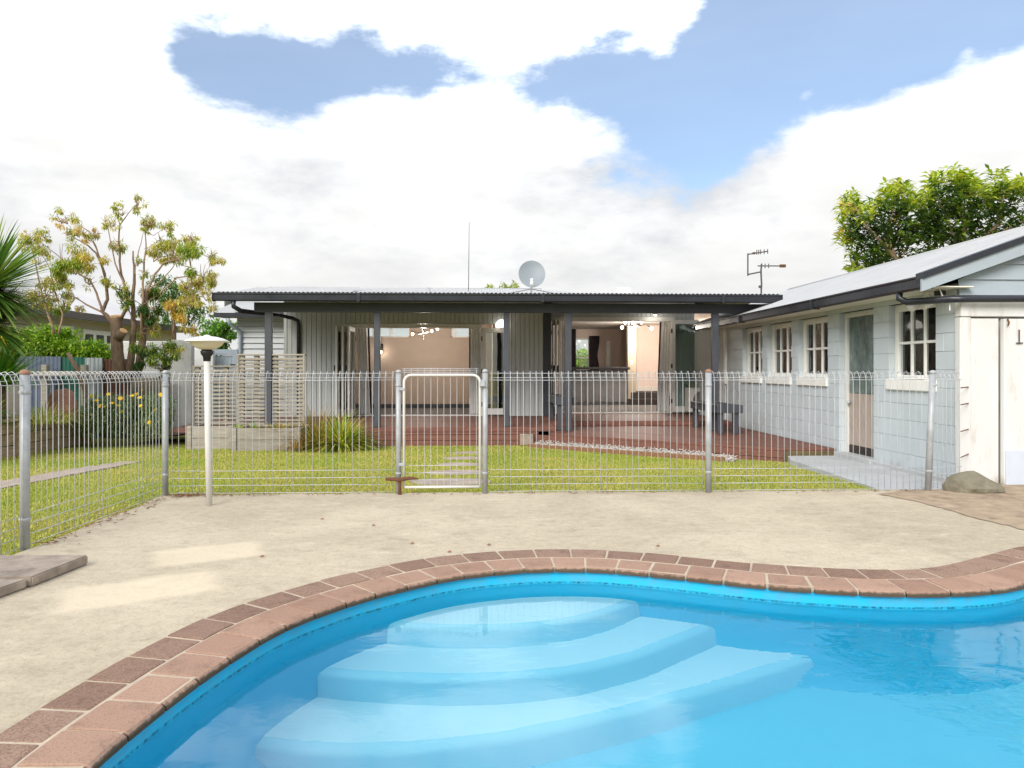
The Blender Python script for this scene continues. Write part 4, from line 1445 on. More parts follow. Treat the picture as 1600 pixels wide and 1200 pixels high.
# gate
gate = thing('pool_gate', 'wire pool gate in a white tube frame with rounded top corners', 'gate', (PF[1][0], PF[1][1], 0))
gx0_, gx1_ = PF[1][0] + .055, PF[2][0] - .05
gyy = FY - .012
rc = .07
pts = [(gx0_, gyy, .06), (gx0_, gyy, 1.15 - rc)]
for k in range(1, 7):
    a = math.pi / 2 * k / 6
    pts.append((gx0_ + rc - rc * math.cos(a), gyy, 1.15 - rc + rc * math.sin(a)))
for k in range(0, 7):
    a = math.pi / 2 * k / 6
    pts.append((gx1_ - rc + rc * math.sin(a), gyy, 1.15 - rc + rc * math.cos(a)))
pts.append((gx1_, gyy, .06))
O('frame', MB().tube(pts, .013, 10), M['lampwhite'], gate, True)
O('bottom_bar', MB().tube([(gx0_, gyy, .065), (gx1_, gyy, .065)], .013, 10), M['lampwhite'], gate, True)
me_g = MB().tube([(0, 0, .05), (0, 0, 1.215)], WR, 5).mesh('vertical_wire'); me_g.materials.append(M['galv'])
nv = 12
for k in range(nv):
    link('vertical_wire', me_g, None, gate, (gx0_ + .02 + (gx1_ - gx0_ - .04) * k / (nv - 1) - .015, gyy + .018, 0))
for z in (.13, .20, .27, 1.175, 1.195, 1.213):
    O('rail_wire', MB().tube([(gx0_ - .02, gyy + .022, z), (gx1_ - .01, gyy + .022, z)], WR, 5), M['galv'], gate, True)
O('latch', MB().box(gx1_ - .005, gx1_ + .07, gyy - .035, gyy + .02, 1.03, 1.08, .006).box(gx1_ + .0, gx1_ + .05, gyy - .05, gyy - .03, 1.04, 1.10, .004), M['galvpost'], gate)
O('hinge', MB().box(gx0_ - .05, gx0_ + .012, gyy - .02, gyy + .03, .27, .30, .004).box(gx0_ - .05, gx0_ + .012, gyy - .02, gyy + .03, 1.0, 1.03, .004), M['galvpost'], gate)
b = MB(); zz = .155
b.tube([(gx0_ - .17, gyy - .05, zz), (gx0_ - .03, gyy - .055, zz - .008), (gx0_ + .06, gyy - .05, zz + .006), (gx0_ + .14, gyy - .05, zz)], [.016, .02, .017, .009], 8)
O('spring', b, M['rust'], gate)
O('ground_stake', MB().tube([(PF[1][0] + .02, gyy - .04, 0), (PF[1][0] + .02, gyy - .04, .15)], .016, 8), M['rust'], gate)

# ------------------------------------------------------------------ garden lamp
lx, ly = -2.432, 6.326
lamp = thing('garden_lamp', 'white garden lamp with saucer shade on a tall pole beside the fence', 'garden lamp', (lx, ly, 0))
zs = 1.2 + 32 / 1100 * 6.3
O('pole', MB().tube([(lx, ly, -.02), (lx - .012, ly, .6), (lx - .02, ly, zs - .1)], .026, 16), M['lampwhite'], lamp, True)
O('collar', MB().lathe([(.03, -.1), (.034, -.06), (.05, -.04), (.056, -.015), (.04, .0)], 18, (lx - .02, ly, zs - .005)), M['black'], lamp, True)
O('bowl', MB().lathe([(.045, 0), (.08, .01), (.125, .04), (.148, .072), (.15, .076), (.02, .076)], 28, (lx - .02, ly, zs - .005)), M['opal'], lamp, True)
O('shade', MB().lathe([(.19, .07), (.192, .074), (.15, .095), (.09, .113), (.03, .12), (.022, .13), (.005, .133)], 32, (lx - .02, ly, zs - .005)), M['lampwhite'], lamp, True)

# ------------------------------------------------------------------ rock, old slabs, stepping stones
def rockmesh(cx, cy, cz, sx, sy, sz, seed, rough=.25, sub=3, rot=0):
    bm = bmesh.new(); bmesh.ops.create_icosphere(bm, subdivisions=sub, radius=1)
    r_ = random.Random(seed)
    planes = [(Vector((r_.uniform(-1, 1), r_.uniform(-1, 1), r_.uniform(-.3, 1))).normalized(), r_.uniform(.62, .85)) for _ in range(9)]
    from mathutils import noise as nzz
    for v_ in bm.verts:
        p = v_.co.copy()
        for nn_, d_ in planes:
            e = p.dot(nn_) - d_
            if e > 0: p -= nn_ * e * .9
        p *= 1 + rough * .5 * nzz.noise(p * 2.5 + Vector((seed, 0, 0))) + rough * .2 * nzz.noise(p * 7)
        x, y = p.x * sx, p.y * sy
        v_.co = (cx + x * math.cos(rot) - y * math.sin(rot), cy + x * math.sin(rot) + y * math.cos(rot), cz + p.z * sz)
    me = bpy.data.meshes.new('rock'); bm.to_mesh(me); bm.free()
    return me


rx, ry = onZ(1522, 768, 0)
tag(link('rock', rockmesh(rx, ry, .05, .28, .17, .15, 5, rot=-.12), M['rock']), 'grey brown angular rock at the foot of the white shed door', 'rock')
s1 = [(-3.0, 4.46), (-2.44, 4.44), (-2.495, 3.985), (-3.0, 3.96)]
s2 = [(-3.0, 3.95), (-2.51, 3.97), (-2.60, 3.50), (-3.0, 3.48)]
for pl, lab, dz in ((s1, 'old rough concrete slab lying on the patio, farther from the pool', 0), (s2, 'old rough concrete slab lying against the other slab, nearer the pool', -.006)):
    bm = bmesh.new()
    mb = MB().prism(pl, .002, .06 + dz); me = mb.mesh('concrete_slab')
    bm.from_mesh(me)
    bmesh.ops.bevel(bm, geom=bm.edges[:], offset=.008, segments=2, affect='EDGES')
    bm.to_mesh(me); bm.free()
    tag(link('concrete_slab', me, M['oldslab']), lab, 'slab')
STN = [(735, 703, .30, .11), (727, 713, .34, .13), (716, 725, .30, .13), (714, 741, .40, .16), (703, 759, .44, .19)]
stone_lab = ['small stepping stone in the lawn nearest the deck', 'stepping stone second from the deck', 'stepping stone midway between deck and gate', 'stepping stone second from the gate', 'large stepping stone just behind the gate']
for (px, py, wx, wy), lab in zip(STN, stone_lab):
    x, y = onZ(px, py, -.08)
    z = zl(x, y)
    pl = [(x + wx * math.cos(a) * random.uniform(.92, 1.08) * (1 if abs(math.cos(a)) > .4 else .8), y + wy * 1.3 * math.sin(a) * random.uniform(.9, 1.1)) for a in [k * math.pi / 6 + .26 for k in range(12)]]
    tag(O('stepping_stone', MB().prism(pl, z - .04, z + .012), M['paver']), lab, 'stepping stone')
# old paved path on the left lawn
pth = thing('paved_path', 'worn pinkish paved path crossing the grass behind the side fence', 'path', (-4.6, 7.6, zl(0, 7.6)))
pa, pb = Vector(onZ(-30, 765, -.04)), Vector(onZ(205, 716, -.05))
for k in range(9):
    u0, u1 = k / 9, (k + .93) / 9
    for s_ in range(2):
        dd = (pb - pa); nn_ = Vector((-dd.y, dd.x)).normalized()
        w0, w1 = -.2 + s_ * .21, -.2 + s_ * .21 + .2
        if k >= 7: w0, w1 = w0 * .7, w1 * .7
        poly = [pa + dd * u0 + nn_ * w0, pa + dd * u1 + nn_ * w0, pa + dd * u1 + nn_ * w1, pa + dd * u0 + nn_ * w1]
        z = zl(poly[0].x, poly[0].y) + .012
        O('paver', MB().prism([(p.x + random.uniform(-.012, .012), p.y + random.uniform(-.012, .012)) for p in poly], z - .05, z + random.uniform(-.004, .004)), M['paver'], pth)

# ------------------------------------------------------------------ grass
def in_poly(x, y, poly):
    ins = np.zeros(len(x), bool); n_ = len(poly)
    for i in range(n_):
        x0, y0 = poly[i - 1]; x1, y1 = poly[i]
        c_ = ((y0 > y) != (y1 > y)) & (x < (x1 - x0) * (y - y0) / (y1 - y0 + 1e-12) + x0)
        ins ^= c_
    return ins


def vnoise(x, y, s_, seed):
    r_ = np.random.default_rng(seed); T = r_.random((64, 64))
    u, v_ = x * s_ % 64, y * s_ % 64
    i, j = np.floor(u).astype(int), np.floor(v_).astype(int)
    fu, fv = u - i, v_ - j
    fu, fv = fu * fu * (3 - 2 * fu), fv * fv * (3 - 2 * fv)
    i2, j2 = (i + 1) % 64, (j + 1) % 64; i %= 64; j %= 64
    return T[i, j] * (1 - fu) * (1 - fv) + T[i2, j] * fu * (1 - fv) + T[i, j2] * (1 - fu) * fv + T[i2, j2] * fu * fv


N = 430000
gx = rng.uniform(-7.6, 4.6, N); gy_ = 4.2 + 8.6 * rng.random(N) ** 1.25
keep = ~((gx > FX + .02) & (gy_ < FY + .04))
keep &= ~in_poly(gx, gy_, slab_poly)
deckpoly = [(lx0, YL), (A.x, YL), (Bp.x, Bp.y), (9, Bp.y), (9, 20), (lx0, 20)]
keep &= ~in_poly(gx, gy_, deckpoly)
keep &= ~((gx < lx0) & (gy_ > 12.35))
peb = [tuple(e0 - nr * .02), tuple(e1 - nr * .02), tuple(e1 + nr * .3), tuple(e0 + nr * .3)]
keep &= ~in_poly(gx, gy_, peb)
for (px, py, wx, wy) in STN:
    x, y = onZ(px, py, -.08)
    keep &= ~((((gx - x) / (wx * .92)) ** 2 + ((gy_ - y) / (wy * 1.2)) ** 2) < 1)
ppoly = [tuple(pa + Vector((-(pb - pa).y, (pb - pa).x)).normalized() * -.17), tuple(pb), tuple(pa + Vector((-(pb - pa).y, (pb - pa).x)).normalized() * .2)]
keep &= ~in_poly(gx, gy_, ppoly)
bare = vnoise(gx, gy_, .9, 3) * .6 + vnoise(gx, gy_, 2.7, 4) * .4
keep &= rng.random(N) < np.clip(1.25 - 1.1 * np.clip((bare - .62) / .25, 0, 1), 0, 1)
gx, gy_, bare = gx[keep], gy_[keep], bare[keep]
N = len(gx)
sm = np.clip((gy_ - 6.2) / 6.1, 0, 1); gz = -.025 - .115 * sm * sm * (3 - 2 * sm) - .006
hgt = rng.uniform(.010, .027, N) * (.75 + .5 * vnoise(gx, gy_, 1.7, 8))
wd = rng.uniform(.0032, .0062, N) * (1 + (gy_ - 5) * .06)
aa = rng.uniform(0, 2 * math.pi, N)
lean = rng.uniform(.2, 1.0, N) * hgt
la = rng.uniform(0, 2 * math.pi, N)
P0 = np.stack([gx - np.cos(aa) * wd, gy_ - np.sin(aa) * wd, gz], 1)
P1 = np.stack([gx + np.cos(aa) * wd, gy_ + np.sin(aa) * wd, gz], 1)
P2 = np.stack([gx + np.cos(la) * lean, gy_ + np.sin(la) * lean, gz + hgt], 1)
V = np.stack([P0, P1, P2], 1).reshape(-1, 3)
F = np.arange(3 * N).reshape(-1, 3)
mixv = np.clip(bare * 1.1 - .05 + rng.normal(0, .13, N), 0, 1)[:, None]
Cg = np.array(srgb(142, 162, 56)) * (1 - mixv) + np.array(srgb(186, 178, 96)) * mixv
dk = rng.random(N) < .1
Cg[dk] = np.array(srgb(118, 142, 40))
Cg *= rng.uniform(.8, 1.2, (N, 1))
o = link('grass', colour_mesh('grass', V, F, np.repeat(Cg, 3, 0)), M['grassblade'])
stuff(o); tag(o, 'short yellow green lawn grass between fence and deck', 'grass')

# leaf litter along the foot of the fence
b = MB()
for k in range(520):
    if k < 330:
        u = random.random()
        x, y = FX + .06 + random.gauss(0, .06) + .0, 4.9 + u * 2.0
        if random.random() < .5: x, y = FX + .1 + abs(random.gauss(0, .28)), FY - .06 + random.gauss(0, .035)
    else:
        x, y = random.uniform(FX, 4.6), FY - .05 + random.gauss(0, .03)
    a = random.uniform(0, 6.28); s_ = random.uniform(.008, .03)
    dxx, dyy = math.cos(a) * s_, math.sin(a) * s_
    z = .004 + random.uniform(0, .012)
    b.add([(x, y, z), (x + dxx + dyy * .25, y + dyy - dxx * .25, z + .008), (x + 2 * dxx, y + 2 * dyy, z + .002), (x + dxx - dyy * .25, y + dyy + dxx * .25, z + .002)], [(0, 1, 2, 3)])
for px, py in ((698, 861), (640, 848), (405, 868), (1024, 852), (760, 905 - 55), (500, 1000 - 190), (580, 820)):
    x, y = onZ(px, py, .01)
    b.add([(x, y, .004), (x + .02, y + .008, .014), (x + .035, y, .005), (x + .015, y - .012, .005)], [(0, 1, 2, 3)])
o = O('leaf_litter', b, M['edging'], fix=False); stuff(o)
tag(o, 'dry brown leaf litter along the foot of the fence', 'leaf litter')

# ------------------------------------------------------------------ slatted screens and planters
def screen(x0, x1, y, z0, z1, nsl, label, posts):
    s_ = thing('slat_screen', label, 'screen', ((x0 + x1) / 2, y, z0), 'weathered timber slat screens')
    pitch = (z1 - z0 - .05) / nsl
    for k in range(nsl):
        z = z0 + .03 + k * pitch
        dz = random.uniform(-.003, .003)
        O('slat', BX(x0, x1, y - .012, y + .008, z + dz, z + dz + pitch * .58, c=.003), M['timber'], s_)
    for px_ in posts:
        O('post', BX(px_ - .04, px_ + .04, y + .009, y + .09, z0 - .2, z1 - .01, c=.005), M['timber'], s_)
    O('top_rail', BX(x0 - .02, x1 + .02, y - .03, y + .09, z1 - .008, z1 + .022, c=.004), M['timber'], s_)
    for x in (x0, x1):
        O('edge_trim', BX(x - .018, x + .018, y - .026, y - .013, z0, z1 - .01, c=.003), M['timber'], s_)


YSC = 12.75
screen(hx(303, YSC + .3), hx(371, YSC + .3), YSC + .3, .05, hz(573, 340, YSC + .3), 16, 'lower weathered slat screen behind the dark planter', [hx(305, YSC + .3) + .03, hx(352, YSC + .3)])
screen(hx(372, YSC), hx(475, YSC), YSC, .05, hz(555, 420, YSC), 20, 'taller weathered slat screen beside the veranda post', [hx(377, YSC), hx(400, YSC), hx(424, YSC) + .06, hx(470, YSC)])


def planter(x0, x1, y0, y1, z0, z1, label, ncourse=2):
    p = thing('planter_box', label, 'planter', ((x0 + x1) / 2, (y0 + y1) / 2, z0), 'timber planter boxes')
    h_ = (z1 - z0) / ncourse
    for k in range(ncourse):
        a, b_ = z0 + k * h_ + .003, z0 + (k + 1) * h_ - .003
        O('plank', BX(x0, x1, y0, y0 + .045, a, b_, c=.006), M['timber'], p)
        O('plank', BX(x0, x1, y1 - .045, y1, a, b_, c=.006), M['timber'], p)
        for xx in (x0, x1 - .045):
            O('end_plank', BX(xx, xx + .045, y0 + .047, y1 - .047, a, b_, c=.006), M['timber'], p)
    for xx in (x0 + .02, x1 - .09):
        O('corner_post', BX(xx, xx + .07, y0 - .025, y0 - .002, z0, z1 + .01, c=.005), M['timber'], p)
    O('soil', MB().box(x0 + .046, x1 - .046, y0 + .046, y1 - .046, z1 - .1, z1 - .03), M['bedsoil'], p)
    return p


planter(hx(291, 12.1), hx(366, 12.1), 12.1, 12.95, zl(0, 12.1) - .02, hz(666, 320, 12.1), 'dark timber planter box in front of the lower slat screen')
planter(hx(361, 11.8), hx(470, 11.8), 11.8, 12.6, zl(0, 11.8) - .02, hz(669, 420, 11.8), 'weathered timber planter box in front of the taller slat screen')


def blades(c, n, Lr, W, cols, spread=.9, rbase=.08, droop=.6, zmin=.15):
    """tuft of long strap leaves: 3-segment arching blades -> V,F,C"""
    Vs, Fs, Cs = [], [], []
    c = np.array(c)
    for k in range(n):
        a = rng.uniform(0, 2 * math.pi); t_ = rng.uniform(zmin, 1) if spread < 5 else rng.uniform(-.6, 1)
        el = math.asin(max(-1, min(1, t_)))
        L = rng.uniform(*Lr); w = W * rng.uniform(.7, 1.2)
        h = np.array([math.cos(a), math.sin(a), 0]); s_ = np.array([-math.sin(a), math.cos(a), 0])
        p = c + h * rbase * rng.uniform(0, 1); col = pick(cols, 1)[0]
        o_ = sum(len(x) for x in Vs); row = []
        segs = 5; e = el
        for q in range(segs + 1):
            f = q / segs
            ww = w * (1 - f) ** .55 * (.6 + .6 * min(1, f * 3)) + .0008
            row += [p - s_ * ww, p + s_ * ww]
            p = p + (h * math.cos(e) + np.array([0, 0, math.sin(e)])) * L / segs
            e -= droop * (.3 + f) * 2 / segs
        Vs.append(np.array(row)); Cs.append(np.repeat(col[None], len(row), 0))
        Fs += [(o_ + 2 * q, o_ + 2 * q + 1, o_ + 2 * q + 3, o_ + 2 * q + 2) for q in range(segs)]
    return np.concatenate(Vs), np.array(Fs), np.concatenate(Cs)


GRN = [(96, 132, 36), (122, 150, 44), (152, 168, 60), (176, 172, 84)]
BRN = [(146, 116, 70), (166, 132, 80), (120, 104, 58), (112, 116, 52)]


def tuft(name, c, n, Lr, W, cols, label, cat='plant', parent=None, group=None, **kw):
    o = link(name, colour_mesh(name, *blades(c, n, Lr, W, cols, **kw)), M['leaf'], parent)
    if parent is None: tag(o, label, cat, group)
    return o


tx, ty = hx(498, 12.0), 12.0
tuft('ornamental_grass', (tx, ty, -.12), 700, (.5, .85), .007, BRN + [(128, 128, 60)], 'brown tinged tussock of ornamental grass beside the planter', droop=.55, rbase=.16)
tuft('ornamental_grass', (hx(533, 11.9), 11.9, -.12), 760, (.45, .78), .009, GRN + [(200, 184, 90)], 'bright green and yellow tussock of ornamental grass against the deck', droop=.75, rbase=.14)
tuft('ornamental_grass', (hx(462, 11.7), 11.7, -.1), 60, (.25, .4), .005, [(190, 160, 110), (170, 140, 90)], 'small dry straw coloured tuft at the planter corner', droop=1.0, rbase=.05)
for px, py, lab in ((372, 664, 'small yellow green tuft growing at the end of the weathered planter'), (396, 662, 'small leafy green weed growing in the weathered planter')):
    x, z = onY(px, 668, 12.1)
    tuft('planter_weed', (x, 12.1, z - .02), 40, (.06, .16), .006, GRN, lab, rbase=.08, droop=.5)
tuft('planter_weed', (hx(435, 12.2), 12.2, hz(668, 435, 12.2)), 260, (.05, .14), .004, BRN + GRN[2:], 'low dry weeds filling the weathered planter', rbase=.5, droop=.6)['kind'] = 'stuff'

# ------------------------------------------------------------------ left garden
RXW = -7.25
bed = thing('retaining_wall', 'low sleeper retaining wall of weathered planks along the left garden bed', 'retaining wall', (RXW, 11.5, -.1))
zt = .40
for k in range(3):
    z0, z1 = -.14 + k * .18, -.14 + (k + 1) * .18 - .008
    for y0, y1 in ((8.6, 10.95), (10.96, 13.1)):
        O('sleeper', BX(RXW - .05 + random.uniform(-.004, .004), RXW, y0, y1, z0, z1, c=.008), M['sleeper'], bed)
for y in (9.4, 10.3, 11.2, 12.2, 13.05):
    O('post', BX(RXW + .002, RXW + .07, y - .05, y + .05, -.14, zt - .01, c=.008), M['sleeper'], bed)
O('capping', BX(RXW - .12, RXW + .06, 8.6, 13.12, zt, zt + .035, c=.006), M['sleeper'], bed)
O('soil', MB().box(-9.2, RXW - .052, 8.6, 13.1, -.1, zt - .05), M['bedsoil'], bed)
tag(link('boulder', rockmesh(hx(96, 12.3), 12.3, .58, .27, .2, .36, 11, .15), M['boulder']), 'rounded red brown boulder standing on the garden bed', 'boulder')
tuft('dry_grass', (hx(70, 11.6), 11.6, zt - .05), 320, (.25, .5), .006, [(150, 152, 90), (172, 164, 104), (110, 128, 60)], 'pale dry grass tumbling over the retaining wall', rbase=.45, droop=1.2)

# flower bush
fb = thing('flower_bush', 'grey green bush with yellow daisy flowers by the side fence', 'flower bush', (hx(200, 12.8), 12.8, -.12))
parts = []
for k in range(150):
    px, py = random.uniform(128, 262), random.uniform(625, 676)
    if px < 150 and py < 640: continue
    x, z = onY(px, py, 12.75)
    parts.append(clump((x, 12.75 + random.uniform(-.25, .3), max(z, -.03)), .13, 80, .09, .018, [(126, 144, 104), (104, 126, 78), (150, 162, 128), (80, 104, 56)]))
link('foliage', colour_mesh('foliage', *cat_leaves(parts)), M['leaf'], fb)
FL = [(139, 620), (146, 617), (150, 626), (154, 625), (160, 634), (169, 616), (173, 630), (182, 634), (192, 622), (210, 618), (212, 615), (216, 617), (222, 610), (222, 621), (248, 617), (257, 637), (244, 641), (221, 634), (162, 636), (234, 660), (186, 644), (147, 648)]
fm = MB()
for k in range(14):
    a = 2 * math.pi * k / 14
    c_, s_ = math.cos(a), math.sin(a)
    fm.add([(0, 0, 0), (.025 * c_ - .007 * s_, .025 * s_ + .007 * c_, .006), (.046 * c_, .046 * s_, .002), (.025 * c_ + .007 * s_, .025 * s_ - .007 * c_, .006)], [(0, 1, 2, 3)])
fm.lathe([(.014, 0), (.014, .006), (.006, .01)], 8)
M['petal'] = pm('yellow_petal', srgb(240, 200, 20), .6, .1, 20, .05, 50)
fme = fm.mesh('flower', False); fme.materials.append(M['petal'])
for px, py in FL:
    x, z = onY(px, py, 12.5)
    o = link('flower', fme, None, fb, (x, 12.5 + random.uniform(-.1, .1), z), rot=(random.uniform(.3, 1.2), random.uniform(-.4, .4), random.uniform(-1, 1)))
    if z > .75 or random.random() < .4:
        O('stalk', MB().tube([(x, 12.55, z - .01), (x + .02, 12.7, z - .25)], .004, 4), M['twig'], fb)

# spiky yucca
yc = thing('yucca', 'tall spiky yucca with long green sword leaves in the left bed', 'yucca', (-8.0, 11.1, .35))
O('trunk', MB().tube([(-7.85, 11.1, .3), (-7.8, 11.1, 1.2), (-7.66, 11.1, 2.45)], [.12, .1, .08], 10), M['bark'], yc, True)
YG_ = [(72, 104, 44), (90, 122, 54), (116, 142, 68), (56, 86, 40), (140, 156, 86)]
O_ = lambda c, n, L, w, dr: colour_mesh('crown', *blades(c, n, L, w, YG_, spread=9, rbase=.1, droop=dr))
link('crown', O_((-7.66, 11.1, 2.45), 560, (.75, 1.2), .03, .15), M['glossleaf'], yc)
link('crown', O_((-7.68, 11.15, 1.9), 320, (.65, 1.0), .028, .3), M['glossleaf'], yc)
link('skirt', colour_mesh('skirt', *blades((-7.8, 11.1, 1.75), 80, (.5, .9), .022, [(150, 140, 50), (190, 160, 50), (110, 130, 50)], spread=9, rbase=.1, droop=1.0)), M['leaf'], yc)
y2_ = thing('young_yucca', 'young yucca with upright fan of green leaves below the tall one', 'yucca', (-7.75, 11.6, .35))
link('crown', colour_mesh('crown', *blades((-7.72, 11.5, .95), 280, (.6, 1.0), .022, [(60, 110, 36), (88, 140, 48), (120, 160, 60)], rbase=.08, droop=.35, zmin=.05)), M['glossleaf'], y2_)
O('stem', MB().tube([(-7.75, 11.6, .33), (-7.75, 11.6, 1.0)], .07, 8), M['bark'], y2_, True)
tuft('strap_plant', (-7.45, 10.6, zt), 150, (.3, .6), .02, [(44, 92, 30), (70, 120, 40), (120, 150, 50)], 'dark green strap leaved plant at the edge of the retaining wall', rbase=.2, droop=.8)

# corrugated boundary sheets
def sheet(px0, px1, Y, pyt, mat, lab, z0=-.1):
    x0, x1 = hx(px0, Y), hx(px1, Y)
    s_ = thing('fence_sheet', lab, 'fence', (x0, Y, z0), 'iron sheets of the boundary fence')
    zt_ = hz(pyt, (px0 + px1) / 2, Y)
    corrugated('iron_sheet', (x0, Y, z0), (x1, Y, z0), (x0, Y, zt_), mat, s_, .076, .011)
    O('rail', BX(x0, x1, Y + .014, Y + .06, zt_ - .2, zt_ - .11), M['timber'], s_)


sheet(30, 95, 13.6, 557, M['bluegrey'], 'blue grey corrugated iron sheet of the garden fence')
sheet(95, 133, 13.62, 558, M['greensheet'], 'dark green corrugated iron sheet of the garden fence')
sheet(133, 160, 13.6, 559, M['lightsheet'], 'pale zinc corrugated iron sheet of the garden fence')
sheet(160, 206, 13.65, 561, M['rustsheet'], 'rusty brown corrugated iron sheet behind the cut tree')
fr_ = thing('post_and_rail', 'weathered timber rail on posts in front of the iron sheets', 'rail', (-7.6, 13.3, -.1))
O('rail', BX(hx(40, 13.3), hx(160, 13.3), 13.28, 13.33, hz(588, 100, 13.3), hz(580, 100, 13.3)), M['timber'], fr_)
for px in (66, 128):
    O('post', BX(hx(px, 13.3) - .05, hx(px, 13.3) + .05, 13.34, 13.44, -.1, hz(570, px, 13.3)), M['timber'], fr_)
tag(O('fallen_branch', MB().tube([(*onY(106, 552, 13.15)[:1], 13.15, onY(106, 552, 13.15)[1]), (onY(120, 575, 13.1)[0], 13.1, onY(120, 575, 13.1)[1]), (onY(133, 610, 13.1)[0], 13.1, onY(133, 610, 13.1)[1]), (onY(138, 640, 13.1)[0], 13.1, -.1)], [.03, .04, .04, .045], 8), M['bark'], None, True), 'bare brown branch leaning against the green iron sheet', 'branch')
# grey paling and white rendered wall, gate
tag(O('grey_panel', BX(hx(206, 14.2), hx(264, 14.2), 14.2, 14.26, -.12, hz(590, 230, 14.2)), M['greige']), 'plain grey brown fence panel behind the yellow flowers', 'panel')
ww = thing('white_wall', 'peeling white wall with uneven top beyond the grey panel', 'wall', (hx(282, 14.4), 14.4, -.12))
O('wall_panel', BX(hx(262, 14.4), hx(301, 14.4), 14.4, 14.5, -.12, hz(531, 280, 14.4), c=.01), M['canvas'], ww)
O('wall_panel', BX(hx(172, 15.2), hx(262, 15.2), 15.2, 15.3, -.12, hz(533, 220, 15.2), c=.01), M['canvas'], ww)
O('buttress', BX(hx(288, 14.3), hx(299, 14.3), 14.3, 14.398, -.12, hz(535, 290, 14.3), c=.012), M['canvas'], ww)
O('wall_panel', BX(hx(300, 16.2), hx(333, 16.2), 16.2, 16.3, -.12, hz(545, 310, 16.2), c=.01), M['canvas'], ww)
gt = thing('side_gate', 'blue grey boarded side gate between white wall and house', 'gate', (hx(350, 16.5), 16.5, -.1))
gxa_, gxb_ = hx(329, 16.5), hx(372, 16.5)
zgt = hz(546, 350, 16.5)
nb = 6
for k in range(nb):
    x0 = gxa_ + .05 + (gxb_ - gxa_ - .1) * k / nb
    O('board', BX(x0 + .002, x0 + (gxb_ - gxa_ - .1) / nb - .004, 16.5, 16.52, -.08, zgt - .14, c=.004), M['gatepaint'], gt)
O('frame', MB().box(gxa_, gxb_, 16.46, 16.53, zgt - .13, zgt, .005).box(gxa_, gxa_ + .06, 16.46, 16.53, -.1, zgt - .13, .005).box(gxb_ - .1, gxb_, 16.46, 16.53, -.1, zgt - .13, .005), M['gatepaint'], gt)
O('latch', BX(gxb_ - .16, gxb_ - .05, 16.43, 16.46, zgt - .38, zgt - .34), M['black'], gt)

# neighbour house
NX = -10.4
nb_ = thing('neighbour_house', 'beige neighbouring house with grey hip roof beyond the garden fence', 'house', (NX - 3, 18, -.1))
O('wall', MB().box(NX - 7, NX, 11.5, 24.2, -.15, 2.5), M['neighwall'], nb_)
O('soffit', MB().box(NX - 7.4, NX + .42, 11.1, 24.6, 2.47, 2.52), M['soffit'], nb_)
O('fascia', BX(NX + .42, NX + .50, 11.1, 24.6, 2.44, 2.62), M['fascia'], nb_)
O('roof', MB().add([(NX + .5, 11.0, 2.62), (NX + .5, 24.7, 2.62), (NX - 3.4, 20.8, 4.0), (NX - 3.4, 14.9, 4.0), (NX - 7.4, 11.0, 2.62), (NX - 7.4, 24.7, 2.62)], [(0, 1, 2, 3), (1, 5, 2), (5, 4, 3, 2), (4, 0, 3)]), M['neighroof'], nb_)
wy0, wz_ = onX(128, 514, NX + .02); wy1, _ = onX(178, 514, NX + .02)
wz0_ = onX(150, 536, NX)[1] - .35
f = O('window', MB().box(NX, NX + .06, wy0, wy1, wz0_, wz_, .005), M['white'], nb_)
for k in range(3):
    a = wy0 + (wy1 - wy0) * (k / 3 + .05); b_ = wy0 + (wy1 - wy0) * ((k + 1) / 3 - .05)
    O('pane', MB().box(NX + .061, NX + .068, a, b_, wz0_ + .35, wz_ - .12), M['black'] if k != 5 else M['glass'], f)
wy0, _ = onX(78, 514, NX); wy1, _ = onX(112, 514, NX)
f = O('window', MB().box(NX, NX + .06, wy0, wy1, 1.2, 2.3, .005), M['white'], nb_)
O('pane', MB().box(NX + .061, NX + .068, wy0 + .2, wy1 - .2, 1.3, 2.2), M['black'], f)


# ------------------------------------------------------------------ trees and hedges
def pt(px, py, Y):
    x, z = onY(px, py, Y); return (x, Y, z)


def limb(parent, pts, r0, r1, Y, mat, jit=.35, name='branch'):
    P = []; Yc = Y + random.uniform(-.2, .2); sl_ = random.uniform(-jit, jit)
    for i, (px, py) in enumerate(pts):
        f = i / (len(pts) - 1)
        P.append(pt(px, py, (Y if name == 'trunk' else Y + sl_ * f)))
    # densify with wobble
    Q = []
    for a, b_ in zip(P, P[1:]):
        a, b_ = Vector(a), Vector(b_)
        for q in range(3):
            w_ = a.lerp(b_, q / 3)
            if q: w_ += Vector((random.uniform(-1, 1), 0, random.uniform(-1, 1))) * (b_ - a).length * .03
            Q.append(w_)
    Q.append(Vector(P[-1]))
    rs = [r0 + (r1 - r0) * i / (len(Q) - 1) for i in range(len(Q))]
    O(name, MB().tube(Q, rs, 8), mat, parent, True)
    return Q


